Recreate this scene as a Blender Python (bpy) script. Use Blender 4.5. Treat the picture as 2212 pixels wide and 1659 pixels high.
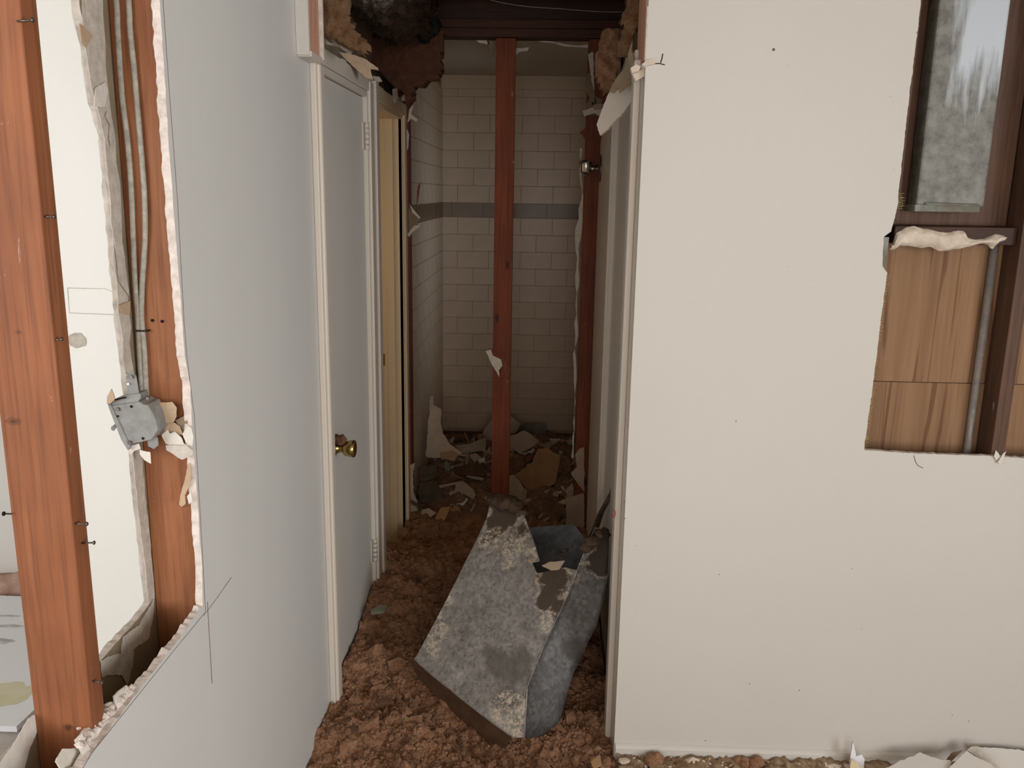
import bpy, bmesh, math, random
from mathutils import Vector, Matrix, noise
from mathutils.geometry import tessellate_polygon

C = bpy.context.scene
COL = C.collection
for o in list(bpy.data.objects):
    bpy.data.objects.remove(o)

# ---------------------------------------------------------------- camera
H = 1.717
FPX = 1868.976
MR = Matrix(((0.9993063118739671, 0.0337378848317941, 0.015768645342139138),
             (0.022672268601614587, -0.2152367772754626, -0.9762986725098673),
             (-0.029544259769129607, 0.9759789366759661, -0.2158523844657378)))
CAM = Vector((0, 0, H))
cd = bpy.data.cameras.new('camera')
cd.sensor_width = 36.0
cd.lens = 36.0 * FPX / 2212.0
cd.clip_start = 0.05
cam = bpy.data.objects.new('camera', cd)
COL.objects.link(cam)
rows = (MR[0], -MR[1], -MR[2])
m3 = Matrix((rows[0], rows[1], rows[2])).transposed()
cam.matrix_world = Matrix.Translation(CAM) @ m3.to_4x4()
C.camera = cam

# ---------------------------------------------------------------- world, lights, exposure
C.view_settings.view_transform = 'Standard'
C.view_settings.look = 'None'
C.view_settings.gamma = 1.0
C.view_settings.use_curve_mapping = False
C.view_settings.exposure = 0.0
w = bpy.data.worlds.new('world')
C.world = w
w.use_nodes = True
w.node_tree.nodes['Background'].inputs[0].default_value = (0.80, 0.90, 1.0, 1)
w.node_tree.nodes['Background'].inputs[1].default_value = 0.30


def area(name, loc, aim, sx, sy, power, col, spread=180):
    l = bpy.data.lights.new(name, 'AREA')
    l.shape = 'RECTANGLE'
    l.size, l.size_y = sx, sy
    l.energy = power
    l.color = col
    l.spread = math.radians(spread)
    o = bpy.data.objects.new(name, l)
    COL.objects.link(o)
    o.location = loc
    d = Vector(aim) - Vector(loc)
    o.rotation_euler = d.to_track_quat('-Z', 'Y').to_euler()
    return o


XR_ = 0.262
area('window_daylight_rear', (0.75, -3.1, 1.45), (0.45, 2.4, 1.25), 2.5, 1.8, 72, (1.0, 0.94, 0.885))
area('window_daylight_side', (3.35, -0.7, 1.5), (-0.6, 1.3, 1.3), 2.0, 1.5, 76, (0.90, 0.95, 1.0), 130)
area('next_room_daylight', (-2.2, -0.6, 1.7), (-1.7, 2.2, 1.0), 2.0, 1.5, 52, (0.93, 0.955, 1.0))
area('warm_room_daylight', (-1.3, 3.50, 1.5), (-0.8, 4.0, 1.3), 0.5, 1.0, 1.5, (1.0, 0.74, 0.46))
area('bathroom_window', (XR_ - 0.02, 4.95, 1.45), (-0.64, 4.95, 1.45), 0.7, 1.3, 1.05, (0.74, 0.88, 1.0), 100)

# ---------------------------------------------------------------- constants of the place
XL = -0.640     # face of the left wall
XR = 0.262      # face of the hall's right wall
DY = 2.385      # face of the right hand wall of the room
EY = 4.150      # front of the studs at the end of the hall
TY = 5.650      # tiled wall of the bathroom
CZ = 2.44       # ceiling height
GB = 0.013      # drywall thickness
XB = XL - GB - 0.089   # back face of the far sheet of the left wall


def ray(px, py):
    return MR.transposed() @ Vector(((px - 1106.0) / FPX, (py - 829.5) / FPX, 1.0))


def on(px, py, ax, val):
    d = ray(px, py)
    t = (val - CAM[ax]) / d[ax]
    return CAM + d * t


def onp(px, py, p0, n):
    d = ray(px, py)
    n = Vector(n)
    t = (Vector(p0) - CAM).dot(n) / d.dot(n)
    return CAM + d * t


# ---------------------------------------------------------------- materials
def lin(r, g, b):
    f = lambda c: c / 12.92 if c <= 0.04045 else ((c + 0.055) / 1.055) ** 2.4
    return (f(r / 255.0), f(g / 255.0), f(b / 255.0), 1.0)


class NT:
    def __init__(s, name):
        s.m = bpy.data.materials.new(name)
        s.m.use_nodes = True
        s.t = s.m.node_tree
        s.b = s.t.nodes['Principled BSDF']
        s.co = s.t.nodes.new('ShaderNodeTexCoord')

    def n(s, typ, **kw):
        k = s.t.nodes.new(typ)
        for a, v in kw.items():
            if a in k.inputs.keys():
                k.inputs[a].default_value = v
            else:
                setattr(k, a, v)
        return k

    def l(s, a, b):
        s.t.links.new(a, b)

    def mapping(s, scale=(1, 1, 1), rot=(0, 0, 0), loc=(0, 0, 0)):
        k = s.n('ShaderNodeMapping')
        k.inputs['Scale'].default_value = scale
        k.inputs['Rotation'].default_value = rot
        k.inputs['Location'].default_value = loc
        s.l(s.co.outputs['Object'], k.inputs['Vector'])
        return k.outputs[0]

    def noise(s, vec, scale, detail=4, rough=0.55, dist=0.0):
        k = s.n('ShaderNodeTexNoise')
        k.inputs['Scale'].default_value = scale
        k.inputs['Detail'].default_value = detail
        k.inputs['Roughness'].default_value = rough
        k.inputs['Distortion'].default_value = dist
        s.l(vec, k.inputs['Vector'])
        return k.outputs['Fac']

    def ramp(s, fac, stops, interp='LINEAR'):
        k = s.n('ShaderNodeValToRGB')
        k.color_ramp.interpolation = interp
        e = k.color_ramp.elements
        while len(e) < len(stops):
            e.new(0.5)
        for i, (p, c) in enumerate(stops):
            e[i].position = p
            e[i].color = c if len(c) == 4 else (*c, 1)
        s.l(fac, k.inputs[0])
        return k.outputs[0]

    def mix(s, fac, a, b, mode='MIX'):
        k = s.n('ShaderNodeMix', data_type='RGBA', blend_type=mode)
        for sock, v in ((k.inputs[0], fac), (k.inputs[6], a), (k.inputs[7], b)):
            if isinstance(v, (int, float)):
                sock.default_value = v
            elif isinstance(v, tuple):
                sock.default_value = v
            else:
                s.l(v, sock)
        return k.outputs[2]

    def bump(s, h, strength, dist=0.01):
        k = s.n('ShaderNodeBump')
        k.inputs['Strength'].default_value = strength
        k.inputs['Distance'].default_value = dist
        s.l(h, k.inputs['Height'])
        s.l(k.outputs[0], s.b.inputs['Normal'])

    def col(s, c):
        if isinstance(c, tuple):
            s.b.inputs['Base Color'].default_value = c
        else:
            s.l(c, s.b.inputs['Base Color'])

    def set(s, rough=None, metal=None, spec=None):
        if rough is not None:
            s.b.inputs['Roughness'].default_value = rough
        if metal is not None:
            s.b.inputs['Metallic'].default_value = metal
        if spec is not None:
            s.b.inputs['Specular IOR Level'].default_value = spec


BW = ((0, 0, 0, 1), (1, 1, 1, 1))


def paint(name, rgb, rough=0.5, bump=0.12, var=0.04, spec=0.4, specks=False):
    n = NT(name)
    v = n.mapping()
    f = n.noise(v, 1.4, 3)
    c = lin(*rgb)
    dk = tuple(x * (1 - 2 * var) for x in c[:3]) + (1,)
    out = n.ramp(f, [(0.3, dk), (0.7, c)])
    if specks:
        sp = n.noise(v, 70, 2, 0.5)
        k = n.ramp(sp, [(0.185, (1, 1, 1, 1)), (0.205, (0, 0, 0, 1))])
        out = n.mix(k, out, lin(120, 108, 95))
    n.col(out)
    n.set(rough, 0, spec)
    n.bump(n.noise(v, 260, 2), bump, 0.002)
    return n.m


def wood(name, c1, c2, axis=2, seed=0.0, rough=0.62, knots=True, dust=0.25, knots_at=()):
    n = NT(name)
    sc = [34, 34, 34]
    sc[axis] = 1.6
    v = n.mapping(tuple(sc), loc=(seed, seed * 0.7, seed * 1.3))
    v2 = n.mapping((3, 3, 3), loc=(seed * 2, seed, 0))
    sc3 = [150, 150, 150]
    sc3[axis] = 5
    v3 = n.mapping(tuple(sc3))
    f1 = n.noise(v, 1.0, 4, 0.6, 0.8)
    f2 = n.noise(v2, 1.2, 3)
    f3 = n.noise(v3, 1.0, 2)
    a = n.ramp(f1, [(0.3, lin(*c1)), (0.68, lin(*c2))])
    dark = tuple(0.72 * x for x in c1)
    b = n.mix(n.ramp(f2, [(0.35, (0, 0, 0, 1)), (0.75, (0.55, 0.55, 0.55, 1))]), a, lin(*dark))
    d = n.mix(n.ramp(f3, [(0.50, (0, 0, 0, 1)), (0.70, (0.42, 0.42, 0.42, 1))]), b, lin(*[0.62 * x for x in c1]))
    if knots:
        sk = [9, 9, 9]
        sk[axis] = 4.2
        vk = n.n('ShaderNodeTexVoronoi')
        vk.inputs['Scale'].default_value = 1.0
        vk.inputs['Randomness'].default_value = 1.0
        n.l(n.mapping(tuple(sk), loc=(seed * 3.1, seed, seed * 2)), vk.inputs['Vector'])
        kf = n.ramp(vk.outputs['Distance'], [(0.06, (0.85, 0.85, 0.85, 1)), (0.14, (0, 0, 0, 1))])
        d = n.mix(kf, d, lin(*[0.42 * x for x in c1]))
    for kp, kr in knots_at:
        vm = n.n('ShaderNodeVectorMath', operation='SUBTRACT')
        n.l(n.mapping(), vm.inputs[0])
        vm.inputs[1].default_value = kp
        mp = n.n('ShaderNodeMapping')
        mp.inputs['Scale'].default_value = (0.8, 1.0, 1.25)
        n.l(vm.outputs[0], mp.inputs['Vector'])
        ln = n.n('ShaderNodeVectorMath', operation='LENGTH')
        n.l(mp.outputs[0], ln.inputs[0])
        dv = n.n('ShaderNodeMath', operation='MULTIPLY_ADD')
        n.l(ln.outputs['Value'], dv.inputs[0])
        dv.inputs[1].default_value = 1.0 / kr
        n.l(n.noise(n.mapping((60, 60, 60)), 1.0, 3), dv.inputs[2])
        kf = n.ramp(dv.outputs[0], [(0.55, (0.8, 0.8, 0.8, 1)), (0.85, (0.25, 0.25, 0.25, 1)), (0.97, (0.5, 0.5, 0.5, 1)), (1.0, BW[0])])
        d = n.mix(kf, d, lin(*[0.45 * x for x in c1]))
    if dust:
        fd = n.noise(n.mapping((26, 26, 11), loc=(seed, 2, 1)), 1.0, 6, 0.7, 0.5)
        d = n.mix(n.ramp(fd, [(0.665, (0, 0, 0, 1)), (0.72, (dust * 2.4,) * 3 + (1,))]), d, lin(205, 180, 158))
    n.col(d)
    n.set(rough, 0, 0.3)
    n.bump(f1, 0.25, 0.002)
    return n.m


def rough_mat(name, c1, c2, scale=30, bump=0.5, rough=0.9, c3=None, dist=0.004, spec=0.15):
    n = NT(name)
    v = n.mapping()
    f = n.noise(v, scale, 5, 0.65)
    out = n.ramp(f, [(0.32, lin(*c1)), (0.66, lin(*c2))])
    if c3:
        f2 = n.noise(v, scale * 0.22, 3)
        out = n.mix(n.ramp(f2, [(0.45, BW[0]), (0.7, BW[1])]), out, lin(*c3))
    n.col(out)
    n.set(rough, 0, spec)
    n.bump(f, bump, dist)
    return n.m


def insulation_mat(name, c1, c2, c3, scale=1.0):
    n = NT(name)
    v = n.mapping()
    f = n.noise(v, 26 * scale, 6, 0.7, 0.3)
    g = n.noise(v, 150 * scale, 4, 0.75)
    big = n.noise(v, 3.2, 3)
    a = n.ramp(f, [(0.3, lin(*c1)), (0.5, lin(*c2)), (0.72, lin(*c3))])
    dk = tuple(0.55 * x for x in c1)
    a = n.mix(n.ramp(g, [(0.3, (0.8, 0.8, 0.8, 1)), (0.52, BW[0])]), a, lin(*dk))
    a = n.mix(n.ramp(g, [(0.68, BW[0]), (0.78, (0.55, 0.55, 0.55, 1))]), a, lin(196, 160, 130))
    a = n.mix(n.ramp(big, [(0.35, BW[0]), (0.7, (0.45, 0.45, 0.45, 1))]), a, lin(*[0.78 * x for x in c2]))
    n.col(a)
    n.set(1.0, 0, 0.05)
    n.bump(g, 0.9, 0.006)
    return n.m


def galvanised(name, base=(136, 142, 150), dark=(84, 86, 90), dirt=(70, 58, 46), lint=(186, 172, 156), dirt_lo=0.56, metal=0.55,
               lint_on=True, rough=0.5, streak=False, seed=0.0):
    n = NT(name)
    v = n.mapping(loc=(seed, seed, seed))
    vor = n.n('ShaderNodeTexVoronoi')
    vor.inputs['Scale'].default_value = 130
    n.l(v, vor.inputs['Vector'])
    f = n.noise(v, 9, 6, 0.65)
    sp = n.mix(0.35, vor.outputs['Color'], (0.5, 0.5, 0.5, 1))
    a = n.ramp(f, [(0.3, lin(*dark)), (0.62, lin(*base))])
    a = n.mix(0.16, a, sp, 'OVERLAY')
    if streak:
        fs = n.noise(n.mapping((26, 26, 1.3)), 1.0, 4)
        a = n.mix(n.ramp(fs, [(0.4, BW[0]), (0.7, (0.5, 0.5, 0.5, 1))]), a, lin(*[0.62 * x for x in base]))
    g = n.noise(v, 4.2, 7, 0.68, 0.4)
    dm = n.ramp(g, [(dirt_lo, BW[0]), (dirt_lo + 0.06, (0.85, 0.85, 0.85, 1))])
    a = n.mix(dm, a, lin(*dirt))
    if lint_on:
        h = n.noise(v, 60, 5, 0.8, 0.8)
        # lint clings along the rims of the dirt
        rim = n.ramp(g, [(dirt_lo - 0.05, BW[0]), (dirt_lo + 0.015, BW[1]), (dirt_lo + 0.09, BW[0])])
        hm = n.ramp(h, [(0.50, BW[0]), (0.58, BW[1])])
        lm = n.mix(1.0, rim, hm, 'MULTIPLY')
        a = n.mix(lm, a, lin(*lint))
    n.col(a)
    n.b.inputs['Metallic'].default_value = metal
    r = n.ramp(g, [(0.4, (rough, rough, rough, 1)), (dirt_lo, (0.9, 0.9, 0.9, 1))])
    n.l(r, n.b.inputs['Roughness'])
    n.bump(n.noise(v, 40, 5, 0.7), 0.18, 0.004)
    return n.m


M = {}
M['wall'] = paint('wall_paint', (206, 200, 192), 0.55, 0.16, 0.02, specks=True)
M['wall_left'] = paint('left_wall_paint', (214, 212, 208), 0.45, 0.16, 0.02)
M['next_wall'] = paint('next_room_paint', (238, 235, 228), 0.5, 0.08, 0.01, specks=True)
M['trim'] = paint('trim_paint', (214, 203, 190), 0.35, 0.05, 0.02, specks=True)
M['door'] = paint('door_paint', (212, 208, 200), 0.42, 0.06, 0.03)
M['cream'] = paint('cream_paint', (226, 206, 170), 0.45, 0.05, 0.02)
M['jamb'] = paint('jamb_paint', (222, 202, 170), 0.4, 0.05, 0.02)
M['ceiling'] = paint('ceiling_paint', (206, 196, 180), 0.7, 0.1, 0.03)
M['bath_paint'] = paint('bathroom_paint', (204, 184, 160), 0.5, 0.06, 0.03)
M['gypsum'] = rough_mat('gypsum_core', (196, 182, 172), (226, 214, 205), 60, 0.5)
M['gypsum_grey'] = rough_mat('gypsum_core_grey', (176, 166, 154), (208, 198, 186), 40, 0.5)
M['plaster'] = rough_mat('plaster_lump', (196, 178, 160), (222, 208, 192), 22, 0.5)
M['paper'] = rough_mat('drywall_back_paper', (132, 114, 92), (152, 134, 110), 12, 0.08, 0.85)
M['paper_tan'] = rough_mat('torn_tan_paper', (176, 150, 122), (192, 168, 142), 30, 0.1, 0.85)
M['paper_white'] = rough_mat('torn_white_paper', (206, 198, 186), (224, 218, 208), 30, 0.1, 0.85)
M['shard'] = rough_mat('dusty_shard_face', (168, 148, 128), (192, 172, 152), 9, 0.1, 0.8)
M['shard_tan'] = rough_mat('tan_shard_face', (158, 122, 88), (176, 138, 102), 9, 0.08, 0.85)
M['shard_grey'] = rough_mat('grey_green_shard', (96, 98, 84), (140, 138, 120), 12, 0.1, 0.7)
M['shard_dark'] = rough_mat('dark_shard', (74, 64, 54), (98, 84, 70), 12, 0.15, 0.8)
M['cardboard'] = rough_mat('brown_board', (84, 62, 46), (110, 84, 64), 14, 0.1, 0.85)
M['stud'] = wood('fir_stud_wood', (134, 78, 48), (160, 100, 64), 2, 0.0)
M['stud2'] = wood('fir_stud_wood_lighter', (142, 86, 54), (168, 110, 72), 2, 3.7)
M['stud_red'] = wood('red_stud_wood', (126, 62, 38), (154, 82, 54), 2, 6.1)
M['stud_hall'] = wood('dark_red_stud_wood', (112, 58, 38), (140, 76, 52), 2, 8.3)
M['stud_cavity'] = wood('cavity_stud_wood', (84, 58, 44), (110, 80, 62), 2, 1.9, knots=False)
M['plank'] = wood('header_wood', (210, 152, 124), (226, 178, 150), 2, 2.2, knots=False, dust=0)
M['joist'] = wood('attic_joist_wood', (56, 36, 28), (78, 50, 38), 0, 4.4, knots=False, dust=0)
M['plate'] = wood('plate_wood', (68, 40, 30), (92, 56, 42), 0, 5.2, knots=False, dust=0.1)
def soften(m, w_=0.35):
    b = m.node_tree.nodes['Principled BSDF']
    b.inputs['Sheen Weight'].default_value = w_
    b.inputs['Sheen Roughness'].default_value = 0.6
    b.inputs['Sheen Tint'].default_value = lin(214, 184, 150)
    return m


M['insul'] = insulation_mat('blown_insulation', (124, 86, 64), (165, 120, 92), (194, 152, 120))
M['insul_red'] = insulation_mat('red_insulation', (92, 60, 48), (116, 76, 62), (134, 92, 76), 1.4)
M['insul_tan'] = insulation_mat('tan_insulation', (92, 66, 48), (122, 90, 64), (150, 116, 86), 1.0)
M['rubble'] = insulation_mat('bathroom_rubble', (116, 88, 70), (148, 114, 92), (172, 138, 114), 0.7)
M['dirt'] = rough_mat('floor_dirt', (112, 88, 66), (168, 146, 120), 34, 0.8, 0.95, c3=(140, 110, 84))
M['concrete'] = rough_mat('subfloor', (126, 112, 98), (156, 142, 126), 8, 0.2, 0.85)
M['next_floor'] = rough_mat('next_room_floor', (176, 166, 158), (206, 198, 190), 8, 0.15, 0.85)
for k_ in ('insul', 'insul_red', 'insul_tan', 'rubble'):
    soften(M[k_])
M['galv'] = galvanised('galvanised_duct_metal')
M['galv_side'] = M['galv']
M['galv_wall'] = galvanised('galvanised_wall_duct', (150, 150, 142), (116, 116, 108), (112, 106, 94), (170, 165, 150), 0.55, 0.15, False, 0.6, False, 3.0)
M['rust'] = rough_mat('rusty_strip', (58, 46, 38), (98, 80, 66), 40, 0.4, 0.8)
M['box'] = rough_mat('grey_steel_box', (122, 120, 116), (146, 144, 140), 40, 0.06, 0.55, spec=0.4)
M['box_dark'] = rough_mat('dark_hole', (24, 22, 20), (36, 32, 28), 40, 0.0, 0.9)
M['cable'] = rough_mat('grey_cable_sheath', (140, 134, 122), (176, 170, 158), 60, 0.25, 0.7)
M['conduit'] = galvanised('conduit_metal', (160, 152, 146), (128, 120, 116), (120, 108, 96), (150, 140, 130), 0.62, 0.35, False, 0.4)
M['staple'] = rough_mat('dark_staple', (36, 32, 30), (56, 50, 46), 60, 0.1, 0.6)
M['black_wrap'] = rough_mat('black_bitumen_wrap', (34, 25, 20), (64, 48, 38), 22, 0.8, 0.38, dist=0.02, spec=0.7)
M['blue_cloth'] = rough_mat('dark_blue_wrap', (30, 34, 38), (52, 56, 60), 20, 0.3, 0.8)
M['thread'] = rough_mat('yellow_mesh_thread', (196, 186, 110), (214, 204, 140), 40, 0.0, 0.8)
M['panel'] = paint('white_panel', (238, 238, 240), 0.4, 0.02, 0.01)
M['ink'] = rough_mat('pencil_line', (110, 92, 80), (124, 104, 92), 40, 0.0, 0.9)
M['red_ink'] = rough_mat('red_marker', (196, 40, 36), (206, 52, 44), 40, 0.0, 0.8)


def simple(name, rgb, rough, metal=0.0, spec=0.5):
    n = NT(name)
    v = n.mapping()
    c = lin(*rgb)
    n.col(n.ramp(n.noise(v, 50, 3), [(0.3, tuple(0.8 * x for x in c[:3]) + (1,)), (0.7, c)]))
    n.set(rough, metal, spec)
    return n.m


M['brass'] = simple('worn_brass', (196, 170, 110), 0.25, 1.0)
M['chrome'] = simple('chrome', (190, 184, 176), 0.15, 1.0)
M['chrome_dull'] = simple('dull_chrome', (120, 112, 104), 0.35, 0.9)


def streaked_paper():
    n = NT('streaked_cavity_paper')
    v = n.mapping((20, 20, 1.1))
    f = n.noise(v, 1.0, 5, 0.6, 0.6)
    g = n.noise(n.mapping((46, 46, 1.4), loc=(3, 1, 2)), 1.0, 3, 0.5, 0.8)
    a = n.ramp(f, [(0.3, lin(128, 96, 70)), (0.65, lin(156, 122, 92))])
    a = n.mix(n.ramp(g, [(0.57, BW[0]), (0.64, (0.75, 0.75, 0.75, 1))]), a, lin(104, 70, 48))
    n.col(a)
    n.set(0.8, 0, 0.25)
    n.bump(n.noise(n.mapping(), 30, 3), 0.05, 0.003)
    return n.m


M['cavity_paper'] = streaked_paper()


def tile_mat(name, c1, c2):
    n = NT(name)
    v = n.mapping()
    n.col(n.ramp(n.noise(v, 7, 4), [(0.3, lin(*c1)), (0.7, lin(*c2))]))
    n.set(0.32, 0, 0.45)
    return n.m


M['tile'] = tile_mat('white_wall_tile', (190, 167, 143), (202, 179, 155))
M['tile_grey'] = tile_mat('grey_band_tile', (98, 74, 50), (114, 90, 62))
M['grout'] = rough_mat('tile_grout', (178, 156, 132), (190, 167, 142), 60, 0.05, 0.9)


# ---------------------------------------------------------------- mesh helpers
def link(name, me, parent=None):
    o = bpy.data.objects.new(name, me)
    COL.objects.link(o)
    if parent is not None:
        o.parent = parent
        o.location = -wloc(parent)
    return o


def wloc(o):
    l = Vector(o.location)
    while o.parent is not None:
        o = o.parent
        l = l + Vector(o.location)
    return l


def tag(o, label=None, cat=None, group=None, kind=None):
    if label:
        o['label'] = label
    if cat:
        o['category'] = cat
    if group:
        o['group'] = group
    if kind:
        o['kind'] = kind
    return o


def build(name, bm, mats, parent=None, smooth=False, kind=None):
    """link a bmesh written in world coordinates as one object whose origin lies at its base centre"""
    if smooth:
        for f in bm.faces:
            f.smooth = True
    me = bpy.data.meshes.new(name)
    bm.to_mesh(me)
    bm.free()
    for mm in (mats if isinstance(mats, (list, tuple)) else [mats]):
        me.materials.append(mm)
    vs = me.vertices
    lo = [min(v.co[i] for v in vs) for i in range(3)]
    hi = [max(v.co[i] for v in vs) for i in range(3)]
    c = Vector(((lo[0] + hi[0]) / 2, (lo[1] + hi[1]) / 2, lo[2]))
    me.transform(Matrix.Translation(-c))
    o = bpy.data.objects.new(name, me)
    COL.objects.link(o)
    if parent is not None:
        o.parent = parent
        o.location = c - wloc(parent)
    else:
        o.location = c
    if kind:
        o['kind'] = kind
    return o


def struct(name, bm, mats, **kw):
    return build(name, bm, mats, kind='structure', **kw)


def thing(name, loc, label, cat, group=None):
    o = bpy.data.objects.new(name, None)
    COL.objects.link(o)
    o.location = loc
    o.empty_display_size = 0.05
    return tag(o, label, cat, group)


def box(bm, lo, hi, bev=0.0, mi=0):
    r = bmesh.ops.create_cube(bm, size=1.0)
    lo, hi = Vector(lo), Vector(hi)
    for v in r['verts']:
        v.co = Vector(((lo[i] + hi[i]) / 2 + v.co[i] * (hi[i] - lo[i]) for i in range(3)))
    fs = set(f for v in r['verts'] for f in v.link_faces)
    for f in fs:
        f.material_index = mi
    if bev > 0:
        es = list(set(e for v in r['verts'] for e in v.link_edges))
        bmesh.ops.bevel(bm, geom=es, offset=bev, segments=2, affect='EDGES', profile=0.5, clamp_overlap=True)
    return bm


def boxo(lo, hi, bev=0.0):
    return box(bmesh.new(), lo, hi, bev)


def cyl(bm, p0, p1, r0, r1=None, seg=16, caps=True, mi=0):
    p0, p1 = Vector(p0), Vector(p1)
    r1 = r0 if r1 is None else r1
    d = (p1 - p0)
    q = d.to_track_quat('Z', 'Y')
    ring = []
    for p, r in ((p0, r0), (p1, r1)):
        ring.append([bm.verts.new(p + q @ Vector((r * math.cos(2 * math.pi * i / seg), r * math.sin(2 * math.pi * i / seg), 0))) for i in range(seg)])
    for i in range(seg):
        f = bm.faces.new((ring[0][i], ring[0][(i + 1) % seg], ring[1][(i + 1) % seg], ring[1][i]))
        f.smooth = True
        f.material_index = mi
    if caps:
        bm.faces.new(ring[0][::-1]).material_index = mi
        bm.faces.new(ring[1]).material_index = mi
    return bm


def tube(bm, pts, r, seg=8, mi=0, flat=1.0):
    pts = [Vector(p) for p in pts]
    prev = None
    rings = []
    for i, p in enumerate(pts):
        t = (pts[min(i + 1, len(pts) - 1)] - pts[max(i - 1, 0)]).normalized()
        if prev is None:
            a = Vector((0, 1, 0)) if abs(t.y) < 0.9 else Vector((1, 0, 0))
            u = (a - t * a.dot(t)).normalized()
        else:
            u = (prev - t * prev.dot(t)).normalized()
        prev = u
        vv = t.cross(u)
        rr = r[i] if isinstance(r, (list, tuple)) else r
        rings.append([bm.verts.new(p + u * (rr * flat * math.cos(2 * math.pi * k / seg)) + vv * (rr * math.sin(2 * math.pi * k / seg))) for k in range(seg)])
    for a, b in zip(rings, rings[1:]):
        for k in range(seg):
            f = bm.faces.new((a[k], a[(k + 1) % seg], b[(k + 1) % seg], b[k]))
            f.smooth = True
            f.material_index = mi
    bm.faces.new(rings[0][::-1])
    bm.faces.new(rings[-1])
    return bm


def lathe(bm, p0, axis, prof, seg=20):
    """prof: (distance along axis, radius)"""
    q = Vector(axis).to_track_quat('Z', 'Y')
    p0 = Vector(p0)
    rings = []
    for h, r in prof:
        rings.append([bm.verts.new(p0 + q @ Vector((r * math.cos(2 * math.pi * i / seg), r * math.sin(2 * math.pi * i / seg), h))) for i in range(seg)])
    for a, b in zip(rings, rings[1:]):
        for i in range(seg):
            f = bm.faces.new((a[i], a[(i + 1) % seg], b[(i + 1) % seg], b[i]))
            f.smooth = True
    bm.faces.new(rings[0][::-1])
    bm.faces.new(rings[-1])
    return bm


def smooth_path(pts, n=8):
    out = []
    P = [Vector(p) for p in pts]
    for i in range(len(P) - 1):
        p0, p1, p2, p3 = P[max(i - 1, 0)], P[i], P[i + 1], P[min(i + 2, len(P) - 1)]
        for k in range(n):
            t = k / n
            out.append(0.5 * ((2 * p1) + (p2 - p0) * t + (2 * p0 - 5 * p1 + 4 * p2 - p3) * t * t + (3 * p1 - p0 - 3 * p2 + p3) * t ** 3))
    out.append(P[-1])
    return out


def jag(pts, step, amp, seed, spiky=0.0):
    """roughen an open 2-D polyline: list of points with torn in-between points"""
    rng = random.Random(seed)
    out = []
    off = rng.random() * 50
    run = 0.0
    for a, b in zip(pts, pts[1:]):
        a, b = Vector(a), Vector(b)
        L = (b - a).length
        n = max(1, int(L / step))
        d = (b - a).normalized() if L > 0 else Vector((1, 0))
        nn = Vector((-d.y, d.x))
        for k in range(n):
            s = run + L * k / n
            v = noise.noise(Vector((s / (step * 6), off, 0))) * 1.3 + noise.noise(Vector((s / (step * 1.7), off, 7))) * 0.8 + rng.uniform(-0.35, 0.35)
            if spiky and rng.random() < spiky:
                v += rng.uniform(0.8, 2.0)
            out.append(a + (b - a) * (k / n) + (nn * v * amp if k or out else nn * 0))
        run += L
    out.append(Vector(pts[-1]))
    return out


def sheet(name, loop, torn, to3, nrm, th, mats, parent=None, kind=None, seed=1, wob=0.006, recess=0.0):
    """drywall sheet: 2-D outline -> front face, torn rim, back face. torn[i] True where the rim at point i is ragged."""
    rng = random.Random(seed)
    nrm = Vector(nrm)
    n = len(loop)
    area2 = sum(loop[i].x * loop[(i + 1) % n].y - loop[(i + 1) % n].x * loop[i].y for i in range(n))
    sgn = 1.0 if area2 > 0 else -1.0
    back = []
    for i in range(n):
        p = loop[i]
        if torn[i]:
            t = (loop[(i + 1) % n] - loop[i - 1]).normalized()
            outw = Vector((t.y, -t.x)) * sgn
            back.append(p + outw * (rng.random() ** 1.5 * wob + recess))
        else:
            back.append(p)
    bm = bmesh.new()
    fv = [bm.verts.new(to3(p)) for p in loop]
    mid = [bm.verts.new(Vector(to3(loop[i] * 0.55 + back[i] * 0.45)) + nrm * th * (0.25 + 0.3 * rng.random())) if torn[i] else None for i in range(n)]
    bv = [bm.verts.new(Vector(to3(p)) + nrm * th) for p in back]
    tri = tessellate_polygon([[Vector((p.x, p.y, 0)) for p in loop]])
    for t in tri:
        try:
            bm.faces.new([fv[i] for i in t]).material_index = 0
        except ValueError:
            pass
    tri = tessellate_polygon([[Vector((p.x, p.y, 0)) for p in back]])
    for t in tri:
        try:
            bm.faces.new([bv[i] for i in t]).material_index = min(2, len(mats) - 1)
        except ValueError:
            pass
    for i in range(n):
        j = (i + 1) % n
        a = [fv[i], fv[j]] + ([mid[j]] if mid[j] else []) + [bv[j], bv[i]] + ([mid[i]] if mid[i] else [])
        try:
            f = bm.faces.new(a)
            f.material_index = 1
        except ValueError:
            pass
    bmesh.ops.recalc_face_normals(bm, faces=bm.faces)
    return build(name, bm, mats, parent, kind=kind)


def poly(segs):
    """segs: list of (points, step, amp, seed) or plain point lists; consecutive ends meet"""
    L, T = [], []
    for s in segs:
        if isinstance(s, tuple) and len(s) >= 4 and isinstance(s[0], list):
            q = jag(s[0], *s[1:])
            L += q[:-1]
            T += [True] * (len(q) - 1)
        else:
            for p in s:
                L.append(Vector(p))
                T.append(False)
    return L, T


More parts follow.
